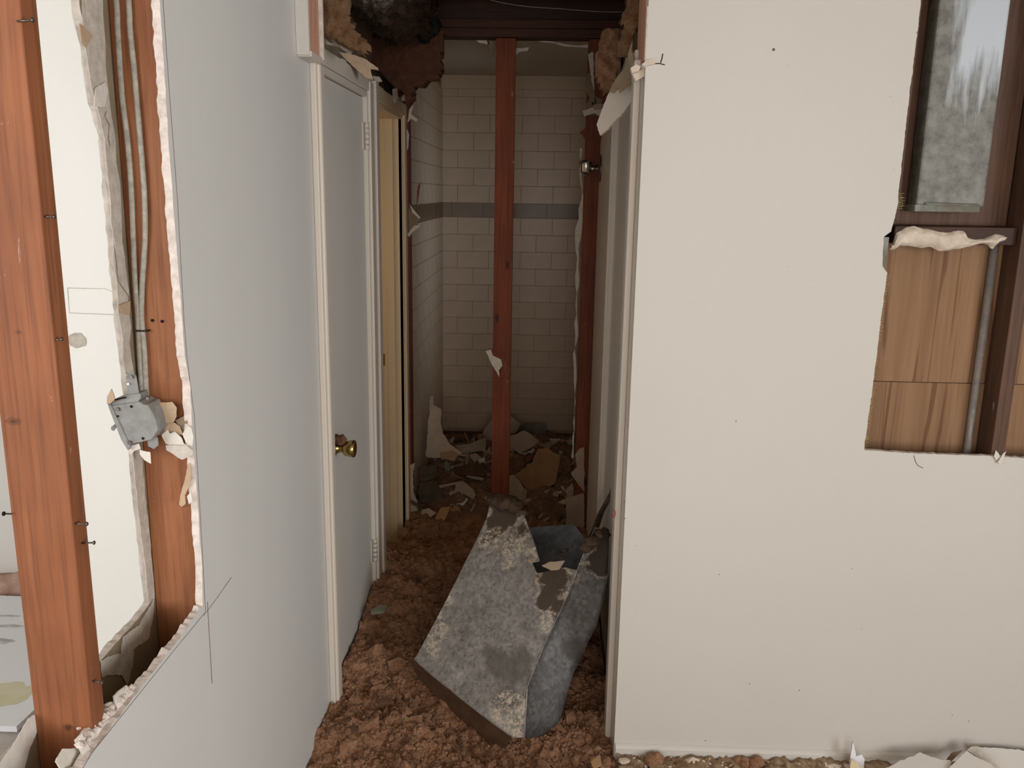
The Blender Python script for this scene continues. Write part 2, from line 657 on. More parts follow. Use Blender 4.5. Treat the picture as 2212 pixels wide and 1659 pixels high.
def chip(name, pts3, nrm, th, mats, parent=None, seed=0, curl=0.0):
    """a flat broken piece: 3-D outline in a plane, extruded by th along nrm, optionally curled"""
    nrm = Vector(nrm).normalized()
    pts = [Vector(p) for p in pts3]
    c = sum(pts, Vector()) / len(pts)
    u = (pts[1] - pts[0]).normalized()
    v = nrm.cross(u)
    p2 = [Vector(((p - c).dot(u), (p - c).dot(v))) for p in pts]
    size = max(p.length for p in p2)
    # ragged outline
    q = jag(p2 + [p2[0]], max(size * 0.06, 0.0025), size * 0.020, seed)[:-1]
    n = len(q)
    bm = bmesh.new()

    def z(p):
        return nrm * (curl * (p.x * p.x) / max(size, 1e-4))
    fv = [bm.verts.new(c + u * p.x + v * p.y + z(p)) for p in q]
    bv = [bm.verts.new(c + u * p.x * 0.985 + v * p.y * 0.985 + z(p) - nrm * th) for p in q]
    for t in tessellate_polygon([[Vector((p.x, p.y, 0)) for p in q]]):
        try:
            bm.faces.new([fv[i] for i in t]).material_index = 0
            bm.faces.new([bv[i] for i in reversed(t)]).material_index = min(2, len(mats) - 1)
        except ValueError:
            pass
    for i in range(n):
        j = (i + 1) % n
        bm.faces.new((fv[i], fv[j], bv[j], bv[i])).material_index = 1 if len(mats) > 1 else 0
    bmesh.ops.recalc_face_normals(bm, faces=bm.faces)
    return build(name, bm, mats, parent)


def chip_px(name, pxs, p0, nrm, th, mats, parent=None, seed=0, curl=0.0):
    n = Vector(nrm).normalized()
    if n.dot(CAM - Vector(p0)) < 0:
        n = -n
    return chip(name, [onp(x, y, p0, n) for x, y in pxs], n, th, mats, parent, seed, curl)


def fbm(p, oct=4):
    s, a = 0.0, 1.0
    for i in range(oct):
        s += a * noise.noise(p)
        p = p * 2.07 + Vector((3.1, 1.7, 5.3))
        a *= 0.5
    return s


def billow(p, oct=4):
    s, a = 0.0, 1.0
    for i in range(oct):
        s += a * (1 - 2.2 * abs(noise.noise(p)))
        p = p * 2.13 + Vector((3.1, 1.7, 5.3))
        a *= 0.52
    return s


def lump(bm, c, r, seed, amp=0.35, sub=2, sq=(1, 1, 1), mi=0, fr=1.0):
    s = bmesh.ops.create_icosphere(bm, subdivisions=sub, radius=1.0)
    c = Vector(c)
    o = Vector((seed * 1.37, seed * 0.71, seed * 2.3))
    for v in s['verts']:
        n = v.co.normalized()
        k = 1.0 + amp * (billow(n * 1.1 * fr + o, 3) - 0.3)
        v.co = c + Vector((n.x * r * k * sq[0], n.y * r * k * sq[1], n.z * r * k * sq[2]))
    for f in set(f for v in s['verts'] for f in v.link_faces):
        f.smooth = True
        f.material_index = mi
    return bm


# ================================================================ STRUCTURE
L3 = lambda x: (lambda p: Vector((x, p.x, p.y)))      # (y,z) -> world on a plane x = const
Y3 = lambda y: (lambda p: Vector((p.x, y, p.y)))      # (x,z) -> world on a plane y = const

# floors
struct('floor', boxo((XL - 0.12, -3.3, -0.1), (3.5, TY, 0.0)), M['concrete'])
struct('floor_next_room', boxo((-3.6, -1.6, -0.1), (XL - 0.12, 4.6, 0.0)), M['next_floor'])
# ceilings: the room we stand in, the next room, the bathroom
struct('ceiling', boxo((XL - 0.02, -3.3, CZ), (3.5, DY - 0.05, CZ + 0.1)), M['ceiling'])
struct('ceiling_next_room', boxo((-3.6, -1.6, CZ), (XL - 0.12, 3.15, CZ + 0.1)), M['ceiling'])
struct('ceiling_bathroom', boxo((XL, EY + 0.09, CZ - 0.015), (XR + 0.1, TY, CZ + 0.03)), M['ceiling'])
# far walls of the room behind the camera, solid; area lamps stand in for its unseen windows
bmw = bmesh.new()
box(bmw, (XL, -3.4, 0), (3.5, -3.3, CZ))
struct('wall_rear', bmw, M['wall'])
struct('wall_far_right', boxo((3.5, -3.4, 0), (3.6, DY + 0.2, CZ)), M['wall'])
# roof over the torn ceiling of the hall
struct('ceiling_roof_deck', boxo((-3.2, DY - 0.2, 3.15), (3.6, TY + 0.5, 3.2)), M['joist'])
bmw = bmesh.new()
box(bmw, (-3.2, DY - 0.2, CZ + 0.1), (-3.15, TY + 0.5, 3.15))
box(bmw, (3.55, DY - 0.2, CZ + 0.1), (3.6, TY + 0.5, 3.15))
box(bmw, (-3.2, TY + 0.4, CZ + 0.1), (3.6, TY + 0.5, 3.15))
box(bmw, (-3.2, DY - 0.3, CZ + 0.1), (3.6, DY - 0.2, 3.15))
struct('wall_attic', bmw, M['joist'])

# ---- left wall: sheet on the room side. hole for y<1.53 above z=0.91, two door openings in the hall
D1a, D1b = 2.553, 3.240      # door 1 opening
D2a, D2b = 3.420, 4.035      # door 2 opening
DH = 2.062
h_edge = [(1.505, CZ), (1.516, 2.02), (1.513, 1.78), (1.520, 1.55), (1.520, 1.42), (1.538, 1.36), (1.530, 1.25), (1.535, 1.12), (1.535, 1.0), (1.527, 0.925)]
h_edge = [Vector(p) for p in h_edge]
loop, torn = poly([
    [(-3.3, 0), (D1a, 0), (D1a, DH), (D1b, DH), (D1b, 0), (D2a, 0), (D2a, DH), (D2b, DH), (D2b, 0), (EY - 0.01, 0)],
    ([(EY - 0.01, 2.05), (4.05, 2.125), (3.75, 2.105), (3.33, 2.120), (3.05, 2.135), (2.80, 2.115), (2.62, 2.12), (2.47, 2.16)], 0.025, 0.006, 3),
    [(2.465, 2.17), (2.44, CZ), (1.505, CZ)],
    (h_edge, 0.010, 0.0022, 11),
    ([h_edge[-1], (1.42, 0.917), (1.25, 0.912), (1.10, 0.905), (0.75, 0.90)], 0.010, 0.002, 12),
    [(0.75, 0.90), (0.75, CZ), (-3.3, CZ)],
])
wl = sheet('wall_left', loop, torn, L3(XL), (-1, 0, 0), GB, [M['wall_left'], M['gypsum'], M['paper']], kind='structure', seed=5, wob=0.007)

# far sheet of the left wall (next room side): its back shows paper, its own hole ends near the stud
b_edge = [(1.455, CZ), (1.452, 1.985), (1.466, 1.938), (1.475, 1.85), (1.500, 1.80), (1.503, 1.62), (1.504, 1.50), (1.512, 1.36), (1.516, 1.2), (1.520, 1.05), (1.530, 0.93), (1.50, 0.925)]
loop, torn = poly([
    [(-3.3, 0), (2.10, 0), (2.10, CZ), (1.455, CZ)],
    ([Vector(p) for p in b_edge], 0.012, 0.003, 21),
    ([(1.50, 0.925), (1.334, 0.918), (1.139, 0.925), (1.048, 0.915), (0.75, 0.915)], 0.014, 0.002, 22),
    [(0.75, 0.915), (0.75, CZ), (-3.3, CZ)],
])
sheet('wall_left_far_sheet', loop, torn, L3(XB), (-1, 0, 0), GB, [M['paper'], M['gypsum_grey'], M['next_wall']], kind='structure', seed=6, wob=0.004)
# torn facing paper left on that sheet
tp = bpy.data.objects['wall_left_far_sheet']


def flap_on(xplane, pxs, mat, parent, name='torn_paper', seed=0, th=0.0012, curl=0.0, nx=1):
    return chip(name, [on(x, y, 0, xplane) for x, y in pxs], (nx, 0, 0), th, [mat, mat], parent, seed, curl)


flap_on(XB + 0.002, [(300, 1352), (334, 1290), (331, 1330), (322, 1380), (288, 1404), (286, 1440), (275, 1480), (268, 1462), (262, 1455), (220, 1463), (217, 1427), (234, 1416), (262, 1412), (266, 1375)], M['gypsum_grey'], tp, seed=31)
flap_on(XB + 0.002, [(-30, 1690), (30, 1608), (62, 1552), (80, 1540), (82, 1575), (66, 1612), (45, 1690)], M['paper_white'], tp, seed=32)
flap_on(XB + 0.003, [(172, 50), (192, 66), (201, 78), (186, 104), (176, 92)], M['paper_tan'], tp, seed=33)
flap_on(XB + 0.004, [(206, 190), (228, 176), (234, 196), (226, 232), (204, 228)], M['paper_white'], tp, seed=34)
flap_on(XB + 0.004, [(232, 240), (244, 262), (240, 318), (236, 300), (238, 270), (228, 250)], M['gypsum_grey'], tp, seed=35)
flap_on(XB + 0.004, [(256, 660), (282, 650), (280, 680), (262, 676)], M['paper_tan'], tp, seed=36)
flap_on(XB + 0.004, [(248, 520), (266, 528), (276, 610), (280, 640), (258, 610)], M['gypsum_grey'], tp, seed=37)

def strip_px(L, R):
    return L + R[::-1]


up = strip_px([(143, -330), (176, -20), (180, 30), (186, 100), (198, 190), (212, 250), (224, 300), (236, 400), (246, 520), (254, 640), (266, 740), (272, 810)],
              [(190, -330), (220, -20), (223, 30), (227, 100), (233, 190), (240, 250), (246, 300), (258, 400), (266, 520), (276, 640), (284, 740), (288, 810)])
tag(flap_on(XB + 0.0012, up, M['gypsum_grey'], tp, 'torn_face', seed=38), 'pale grey torn face along the far sheet edge')
dn = strip_px([(286, 970), (293, 1050), (302, 1130), (312, 1210), (322, 1300)], [(304, 970), (312, 1050), (320, 1130), (328, 1210), (334, 1292)])
tag(flap_on(XB + 0.0012, dn, M['gypsum_grey'], tp, 'torn_face', seed=39), 'pale grey torn face along the far sheet edge')

# pencil and knife lines on the left wall
for k, pl in enumerate(([(448, 1300), (452, 1370), (458, 1476)], [(440, 1330), (470, 1290), (500, 1247)], [(352, 0), (366, 200), (384, 440), (398, 700), (404, 772), (420, 900), (432, 1100), (444, 1320)],
                        [(444, 1322), (380, 1400), (300, 1500), (200, 1625), (160, 1690)])):
    bm = bmesh.new()
    tube(bm, [on(x, y, 0, XL + 0.0005) for x, y in pl], (0.0006, 0.0005, 0.0004, 0.0004)[k], 5)
    build('knife_line', bm, M['ink'], wl)

# ---- the room wall on the right, with its rectangular hole
he = [on(x, y, 1, DY) for x, y in ((1994, -30), (1990, 0), (1978, 100), (1965, 200), (1954, 300), (1945, 380), (1938, 450), (1925, 500), (1909, 512), (1906, 575), (1917, 590), (1908, 650), (1897, 740), (1886, 830), (1876, 900), (1868, 960), (1867, 972))]
he2 = [on(x, y, 1, DY) for x, y in ((1867, 972), (1950, 978), (2040, 982), (2150, 985), (2212, 990))]
v2 = lambda p: Vector((p.x, p.z))
hb = [v2(p) for p in he2]
loop, torn = poly([
    [(XR, 0), (3.5, 0), (3.5, CZ), (2.3, CZ), (2.3, hb[-1].y + 0.003)],
    ([Vector((2.3, hb[-1].y + 0.003))] + hb[::-1], 0.008, 0.0012, 41),
    ([v2(p) for p in he[::-1]], 0.006, 0.0013, 42),
    [(v2(he[0]).x, CZ), (XR, CZ)],
])
wr = sheet('wall_right', loop, torn, Y3(DY), (0, 1, 0), GB, [M['wall'], M['gypsum'], M['paper']], kind='structure', seed=8, wob=0.002)

# sheets seen through the hole: the back of the drywall on the other side of that wall
CB = DY + GB + 0.089
pz = on(2000, 826, 1, CB).z
struct('wall_right_back_sheet', boxo((XR + GB, CB + 0.006, 0), (3.5, CB + 0.019, CZ)), M['cardboard'])
wrb = bpy.data.objects['wall_right_back_sheet']
sx = on(2100, 800, 1, CB).x
b = boxo((XR + 0.1, CB, pz + 0.0012), (3.4, CB + 0.006, on(2050, 520, 1, CB).z))
build('drywall_sheet', b, M['cavity_paper'], wrb)
build('drywall_sheet', boxo((XR + 0.1, CB, 0.1), (3.4, CB + 0.006, pz - 0.0012)), M['cavity_paper'], wrb)
# framing behind the right wall out of view
struct('wall_right_core', boxo((XR + GB, DY + GB, 0), (0.80, CB, CZ)), M['stud_cavity'])

# baseboard
bm = bmesh.new()
prof = [(DY, 0.0), (DY - 0.011, 0.0), (DY - 0.011, 0.048), (DY - 0.008, 0.056), (DY - 0.003, 0.060), (DY, 0.061)]
ra = [bm.verts.new((0.266, y, z)) for y, z in prof]
rb = [bm.verts.new((3.5, y, z)) for y, z in prof]
for i in range(len(prof)):
    j = (i + 1) % len(prof)
    bm.faces.new((ra[i], ra[j], rb[j], rb[i]))
bm.faces.new(ra[::-1])
bm.faces.new(rb)
struct('baseboard_right', bm, M['wall'])

# hall right wall
D3a, D3b = 2.560, 3.300
loop, torn = poly([
    [(DY + 0.001, 0), (D3a, 0), (D3a, DH), (D3b, DH), (D3b, 0), (EY - 0.02, 0)],
    ([(EY - 0.02, 1.72), (EY - 0.05, 1.95), (3.9, 2.03), (3.7, 2.14), (3.3, 2.12), (2.9, 2.16), (2.62, 2.11), (2.50, 2.07), (2.43, 2.05)], 0.02, 0.008, 51),
    [(2.40, 2.05), (DY + 0.001, 2.055)],
])
sheet('wall_hall_right', loop, torn, L3(XR), (1, 0, 0), GB, [M['trim'], M['gypsum_grey'], M['paper']], kind='structure', seed=9, wob=0.006)
# grey wall board closing the hall over the right hand door
struct('wall_hall_right_core', boxo((XR + 0.10, CB + 0.03, 0), (XR + 0.14, TY, CZ + 0.1)), M['paper'])

# ---- trims of the doorways
def casing(bm, x, y0, y1, z0, z1, out, side, bev=0.004):
    """flat casing strip on a wall plane x, standing proud by out (sign gives direction)"""
    box(bm, (min(x, x + out), y0, z0), (max(x, x + out), y1, z1), bev)


bm = bmesh.new()
casing(bm, XL, 2.462, 2.546, 0, 2.062, 0.018, 1)
box(bm, (XL, 2.478, 0.0), (XL + 0.026, 2.530, 2.058), 0.008)
box(bm, (XL - 0.11, D1a - 0.012, 0), (XL + 0.006, D1a + 0.006, DH), 0.002)
struct('trim_1', bm, M['trim'])
bm = bmesh.new()
box(bm, (XL - 0.11, D1b - 0.006, 0), (XL + 0.004, D1b + 0.012, DH), 0.002)
casing(bm, XL, 3.252, 3.315, 0, 2.10, 0.014, 1)
struct('trim_2', bm, M['trim'])
bm = bmesh.new()
casing(bm, XL, 3.345, 3.404, 0, 2.115, 0.018, 1)
box(bm, (XL - 0.12, D2a - 0.018, 0), (XL + 0.004, D2a, DH), 0.002)
struct('trim_3', bm, M['trim'])
bm = bmesh.new()
box(bm, (XL - 0.12, D2b, 0), (XL + 0.004, D2b + 0.019, DH), 0.002)
box(bm, (XL - 0.075, D2b - 0.012, 0), (XL - 0.038, D2b + 0.001, DH), 0.002)     # door stop
casing(bm, XL, 4.052, 4.110, 0, 2.08, 0.014, 1)
jb = struct('trim_4', bm, M['jamb'])
bm = bmesh.new()
box(bm, (XL - 0.11, D1a, DH - 0.018), (XL + 0.004, D1b, DH + 0.002), 0.002)
casing(bm, XL, D1a - 0.01, 3.26, DH + 0.004, DH + 0.052, 0.010, 1)
struct('trim_5', bm, M['trim'])
bm = bmesh.new()
box(bm, (XL - 0.12, D2a, DH - 0.03), (XL + 0.004, D2b, DH), 0.002)
casing(bm, XL, D2a - 0.02, 4.11, DH - 0.014, DH + 0.040, 0.013, 1)
struct('trim_6', bm, M['jamb'])
# right hand doorway
bm = bmesh.new()
casing(bm, XR, 2.486, 2.552, 0, 2.075, -0.019, 1)
box(bm, (XR - 0.004, D3a - 0.012, 0), (XR + 0.1, D3a + 0.006, DH), 0.002)
t7 = struct('trim_7', bm, M['trim'])
bm = bmesh.new()
casing(bm, XR, 3.305, 3.365, 0, 2.10, -0.012, 1)
box(bm, (XR - 0.004, D3b - 0.006, 0), (XR + 0.1, D3b + 0.012, DH), 0.002)
struct('trim_8', bm, M['trim'])
bm = bmesh.new()
casing(bm, XR, D3a, D3b, DH, DH + 0.05, -0.012, 1)
struct('trim_9', bm, M['trim'])
# red pen squiggle on the right casing
bm = bmesh.new()
tube(bm, smooth_path([on(x, y, 1, 2.4855) for x, y in ((1324, 1101), (1328, 1104), (1329, 1112), (1325, 1117), (1323, 1112), (1325, 1108))], 5), 0.0011, 5)
build('pen_mark', bm, M['red_ink'], t7)

# ---- doors
d1 = struct('door_1', boxo((XL - 0.048, D1a + 0.008, 0.01), (XL - 0.010, D1b - 0.008, DH - 0.020), 0.002), M['door'])
kc = on(718, 968, 0, XL - 0.010)
bm = bmesh.new()
lathe(bm, kc, (1, 0, 0), [(0.0, 0.034), (0.004, 0.034), (0.009, 0.028), (0.014, 0.016), (0.032, 0.012), (0.036, 0.018), (0.040, 0.024), (0.058, 0.027), (0.066, 0.0285), (0.072, 0.027), (0.074, 0.022), (0.0735, 0.012)], 28)
build('door_knob', bm, M['brass'], d1)
bm = bmesh.new()
for k in range(9):
    rr = random.Random(900 + k)
    lump(bm, kc + Vector((0.012 + 0.022 * rr.random(), rr.uniform(-0.012, 0.012), 0.022 + 0.012 * rr.random())), 0.009 + 0.005 * rr.random(), k + 70, 0.4, 2)
tag(build('insulation_tuft', bm, M['insul_red'], d1), 'tuft of brown insulation on the knob')
for zc in (1.908, 0.305):
    hg = bmesh.new()
    box(hg, (XL - 0.012, D1b - 0.030, zc - 0.046), (XL - 0.007, D1b + 0.016, zc + 0.046), 0.001)
    ho = build('hinge', hg, M['trim'], d1)
    for a, b_ in ((-0.048, -0.030), (-0.028, -0.010), (-0.008, 0.010), (0.012, 0.028), (0.030, 0.048)):
        kb = bmesh.new()
        cyl(kb, (XL + 0.002, D1b - 0.006, zc + a), (XL + 0.002, D1b - 0.006, zc + b_), 0.0085, seg=14)
        build('hinge_knuckle', kb, M['trim'], ho)
# strike plate on the far jamb of the second doorway
sp = on(826, 777, 1, D2b - 0.001)
bm = boxo((sp.x - 0.012, D2b - 0.0020, sp.z - 0.029), (sp.x + 0.012, D2b + 0.001, sp.z + 0.029), 0.0008)
so = build('strike_plate', bm, M['brass'], jb)
build('latch_hole', boxo((sp.x - 0.006, D2b - 0.0025, sp.z - 0.011), (sp.x + 0.006, D2b - 0.0018, sp.z + 0.011)), M['box_dark'], so)
for dz in (-0.021, 0.021):
    bm = bmesh.new()
    cyl(bm, (sp.x, D2b - 0.003, sp.z + dz), (sp.x, D2b - 0.0015, sp.z + dz), 0.0035, seg=10)
    build('screw', bm, M['chrome_dull'], so)
d3 = struct('door_2', boxo((XR + 0.012, D3a + 0.007, 0.01), (XR + 0.05, D3b - 0.007, DH - 0.018), 0.002), M['trim'])

# ---- room behind the open doorway
bm = bmesh.new()
box(bm, (-1.5, 4.10, 0), (XL - 0.122, 4.16, CZ))
box(bm, (-1.56, 3.22, 0), (-1.5, 4.16, CZ))
box(bm, (-1.56, 3.16, 0), (XL - 0.122, 3.22, CZ))
struct('wall_warm_room', bm, M['cream'])
struct('ceiling_warm_room', boxo((-1.56, 3.16, CZ), (XL - 0.12, 4.16, CZ + 0.05)), M['ceiling'])
bm = bmesh.new()
box(bm, (XB - GB - 0.002, D1a - 0.3, 0), (XB - 0.0, D1b + 0.15, CZ))
box(bm, (XB - GB - 0.002, D1b + 0.15, DH + 0.002), (XB, TY + 0.05, CZ + 0.1))
struct('wall_left_closet', bm, M['paper'])
struct('ceiling_attic_floor', boxo((-3.2, DY - 0.2, CZ + 0.1), (XB, TY + 0.5, CZ + 0.12)), M['joist'])
struct('ceiling_attic_floor_right', boxo((XR + 0.14, DY + 0.11, CZ + 0.1), (3.6, TY + 0.5, CZ + 0.12)), M['joist'])

# ---- next room, seen through the hole in the left wall
nw = struct('wall_next_room', boxo((-1.30, 2.10, 0), (XB - GB - 0.001, 2.16, CZ)), M['next_wall'])
struct('wall_next_room_far', boxo((-3.6, 3.46, 0), (-1.561, 3.52, CZ)), M['next_wall'])
struct('wall_next_room_side', boxo((-3.6, -1.6, 0), (-3.54, 3.5, CZ)), M['next_wall'])
struct('wall_next_room_rear', boxo((-3.6, -1.66, 0), (XB - GB, -1.6, CZ)), M['next_wall'])
# outline left by a switch plate, and the chipped hole below
o1 = [on(x, y, 1, 2.0995) for x, y in ((146, 622), (228, 624), (246, 632), (250, 680))]
o2 = [on(x, y, 1, 2.0995) for x, y in ((146, 622), (150, 676), (250, 680))]
for pl in (o1, o2):
    bm = bmesh.new()
    tube(bm, pl, 0.0008, 5)
    build('plate_outline', bm, M['gypsum_grey'], nw)
hc = on(167, 735, 1, 2.10)
bm = bmesh.new()
rng = random.Random(4)
ring = []
for r_, y_ in ((1.15, 2.0992), (1.0, 2.0975), (0.8, 2.099), (0.62, 2.0985)):
    ring.append([bm.verts.new((hc.x + 0.021 * r_ * math.cos(a * math.pi / 9) * (1 + 0.12 * rng.uniform(-1, 1)), y_, hc.z + 0.0175 * r_ * math.sin(a * math.pi / 9) * (1 + 0.12 * rng.uniform(-1, 1)))) for a in range(18)])
for a_, b_ in zip(ring, ring[1:]):
    for i in range(18):
        bm.faces.new((a_[i], a_[(i + 1) % 18], b_[(i + 1) % 18], b_[i]))
bm.faces.new(ring[-1])
tag(build('chipped_hole', bm, M['gypsum_grey'], nw), 'chipped round hole in the white paint')

# ---- bathroom walls with their tiles
bw = struct('wall_back', boxo((XL - 0.05, TY, 0), (XR + 0.1, TY + 0.06, CZ)), M['grout'])
bl = struct('wall_bathroom_left', boxo((XL - 0.06, EY + 0.09, 0), (XL - 0.0, TY, CZ)), M['grout'])
struct('wall_bathroom_right', boxo((XR + 0.03, EY + 0.10, 0), (XR + 0.09, TY, CZ)), M['bath_paint'])
build('painted_strip', boxo((XL, TY - 0.006, 2.345), (XR + 0.03, TY, CZ - 0.015)), M['bath_paint'], bw)
TW, TH_ = 0.2032, 0.108
zs = 1.559
tmesh = {}


def tile(parent, x0, x1, z0, z1, mat, left=False, rng=random.Random(77)):
    key = (round(x1 - x0, 3), round(z1 - z0, 3), mat, left)
    if key not in tmesh:
        bm = bmesh.new()
        w_, h_ = x1 - x0 - 0.002, z1 - z0 - 0.002
        if left:
            box(bm, (0, -w_ / 2, -h_ / 2), (0.007, w_ / 2, h_ / 2), 0.0012)
        else:
            box(bm, (-w_ / 2, -0.007, -h_ / 2), (w_ / 2, 0, h_ / 2), 0.0005)
        me = bpy.data.meshes.new('tile')
        bm.to_mesh(me)
        bm.free()
        me.materials.append(mat)
        tmesh[key] = me
    o = bpy.data.objects.new('tile', tmesh[key])
    COL.objects.link(o)
    o.parent = parent
    jig = rng.uniform(0, 0.0008)
    c = Vector((XL - 0.0005 + jig * 0.3, (x0 + x1) / 2, (z0 + z1) / 2)) if left else Vector(((x0 + x1) / 2, TY - jig + 0.0005, (z0 + z1) / 2))
    o.location = c - wloc(parent)
    o.rotation_euler = (rng.uniform(-0.006, 0.006), rng.uniform(-0.002, 0.002), rng.uniform(-0.006, 0.006))


rows_ = []
z = zs
while z > 0.16:
    rows_.append((z - TH_, z, M['tile']))
    z -= TH_
rows_.append((1.559, 1.650, M['tile_grey']))
z = 1.650
while z < 2.28:
    rows_.append((z, z + TH_, M['tile']))
    z += TH_
rows_.append((z, 2.345, M['tile']))
for i, (z0, z1, mt) in enumerate(rows_):
    off = 0.0 if i % 2 else TW / 2
    if mt is M['tile_grey']:
        off = 0.14
    x = XL - off
    while x < XR + 0.03:
        a, b_ = max(x, XL), min(x + TW, XR + 0.03)
        if b_ - a > 0.02:
            tile(bw, a, b_, z0, z1, mt)
        x += TW
    y = EY + 0.10 - off
    while y < TY:
        a, b_ = max(y, EY + 0.10), min(y + TW, TY - 0.008)
        if b_ - a > 0.02:
            tile(bl, a, b_, z0, z1, mt, True)
        y += TW

# ================================================================ FRAMING
def stud(name, lo, hi, mat, label, cat='stud', group=None, bev=0.002):
    return tag(build(name, boxo(lo, hi, bev), mat), label, cat, group)


XS = XL - GB - 0.001
s1 = stud('wall_stud', (XS - 0.087, 1.132, 0.04), (XS, 1.170, CZ), M['stud'], 'wide reddish brown wall stud standing nearest at the left edge of the hole')
s2 = stud('wall_stud', (XS - 0.087, 1.545, 0.04), (XS, 1.583, CZ), M['stud2'], 'brown wall stud carrying two grey cables and the metal outlet box')
for y0, y1 in ((1.586, 1.62),):
    pass
o1_ = wloc(s1)
s1.data.materials[0] = wood('near_stud_wood', (134, 78, 48), (160, 100, 64), 2, 0.0, knots=False, knots_at=[(on(28, 910, 1, 1.132) - o1_, 0.016), (on(40, 718, 1, 1.132) - o1_, 0.008), (on(146, 1572, 1, 1.132) - o1_, 0.014)])
o2_ = wloc(s2)
s2.data.materials[0] = wood('cable_stud_wood', (142, 86, 54), (168, 110, 72), 2, 3.7, knots=False, knots_at=[(on(396, 1088, 1, 1.545) - o2_, 0.020)])
# nails left in the near stud
for (x, y, ln, hd, tilt) in ((52, 46, 0.022, 0.0035, 0.1), (104, 468, 0.018, 0.0032, 0.0), (128, 735, 0.012, 0.003, 0.2), (170, 1131, 0.024, 0.0032, 0.0), (184, 1174, 0.026, 0.0032, 0.1), (208, 1470, 0.020, 0.0034, -0.2)):
    p = on(x - 8, y, 0, XS)
    bm = bmesh.new()
    ln *= 0.7
    e = p + Vector((ln, 0, ln * tilt))
    cyl(bm, p - Vector((0.004, 0, 0)), e, 0.0014, seg=8)
    cyl(bm, e, e + Vector((0.0016, 0, 0)), hd, hd * 0.8, seg=10)
    build('nail', bm, M['chrome_dull'], s1)
# nails on the left edge of the near stud
p = on(20, 1110, 0, XS - 0.087)
bm = bmesh.new()
cyl(bm, p + Vector((0.003, 0, 0)), p + Vector((-0.007, 0, 0)), 0.0012, seg=8)
cyl(bm, p + Vector((-0.007, 0, 0)), p + Vector((-0.009, 0, 0)), 0.0032, seg=10)
build('nail', bm, M['staple'], s1)
for x, y in ((330, 692), (351, 694)):
    p = on(x, y, 1, 1.545)
    bm = bmesh.new()
    cyl(bm, p + Vector((0, -0.002, 0)), p + Vector((0, 0.002, 0)), 0.003, 0.002, seg=8)
    build('nail_hole', bm, M['box_dark'], s2)

# bottom plates inside the left wall
tag(build('sole_plate', boxo((XS - 0.087, -0.2, 0.001), (XS, 2.4, 0.039), 0.002), M['joist']), 'dark wooden sole plate at the foot of the left wall cavity', 'beam')

# end of hall
p_l = on(1048, 1000, 1, EY).x
stud('wall_stud', (-0.222, EY, 0.10), (-0.133, EY + 0.038, 2.399), M['stud_red'], 'lone reddish stud standing in the middle of the hall end')
stud('wall_stud', (XL - 0.030, EY, 0.04), (XL + 0.014, EY + 0.089, 2.399), M['stud_hall'], 'thin dark stud at the left side of the hall end')
stud('wall_stud', (0.198, EY, 0.04), (0.285, EY + 0.089, 2.399), M['stud_hall'], 'dark red stud behind the chrome bracket at the right of the hall end')
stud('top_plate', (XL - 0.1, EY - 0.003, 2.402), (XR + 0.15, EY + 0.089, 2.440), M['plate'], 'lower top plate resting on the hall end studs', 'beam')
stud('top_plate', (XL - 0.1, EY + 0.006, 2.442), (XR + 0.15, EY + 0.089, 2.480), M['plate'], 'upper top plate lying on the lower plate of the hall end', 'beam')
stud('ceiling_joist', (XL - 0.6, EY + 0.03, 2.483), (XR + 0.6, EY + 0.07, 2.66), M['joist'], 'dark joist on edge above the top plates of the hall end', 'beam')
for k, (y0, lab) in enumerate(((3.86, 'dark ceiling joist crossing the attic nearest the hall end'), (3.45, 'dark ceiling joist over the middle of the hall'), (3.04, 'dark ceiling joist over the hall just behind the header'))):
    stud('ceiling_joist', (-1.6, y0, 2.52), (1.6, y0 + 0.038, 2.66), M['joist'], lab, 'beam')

# thin white wire sagging under the attic
bm = bmesh.new()
tube(bm, smooth_path([on(x, y, 1, 4.02) for x, y in ((1010, -22), (1060, 0), (1130, 13), (1210, 19), (1290, 25), (1345, 26))], 8), 0.0018, 6)
tag(build('attic_wire', bm, M['cable']), 'thin pale wire sagging across the dark attic above the hall end', 'wire')

# torn remains on the hall end frame
tr = thing('torn_drywall', (-0.19, EY, 2.30), 'ragged strips of drywall still hanging under the top plate of the hall end', 'drywall')
ef = EY - 0.006
for k, (pl, mt, yy) in enumerate((
        ([(956, 84), (1010, 76), (1050, 78), (1058, 96), (1036, 92), (1018, 80), (985, 86)], M['paper_white'], EY + 0.094),
        ([(1050, 78), (1066, 80), (1068, 118), (1058, 112), (1054, 96)], M['paper'], EY + 0.094),
        ([(1112, 78), (1158, 80), (1146, 102), (1112, 104)], M['paper'], EY + 0.094),
        ([(1113, 104), (1128, 104), (1143, 102), (1140, 110), (1122, 112), (1114, 120)], M['paper_white'], EY + 0.092),
        ([(1160, 84), (1172, 80), (1190, 90), (1240, 98), (1276, 96), (1270, 104), (1222, 100), (1186, 92), (1168, 90)], M['paper_white'], EY + 0.094),
        ([(1186, 84), (1276, 84), (1278, 96), (1240, 98), (1200, 92)], M['paper'], EY + 0.096))):
    chip('torn_paper', [on(x, y, 1, yy) for x, y in pl], (0, -1, 0), 0.0015, [mt, mt], tr, 60 + k)
tr = thing('torn_drywall', (0.2, EY, 1.7), 'ragged brown paper and plaster peeling off the right stud of the hall end', 'drywall')
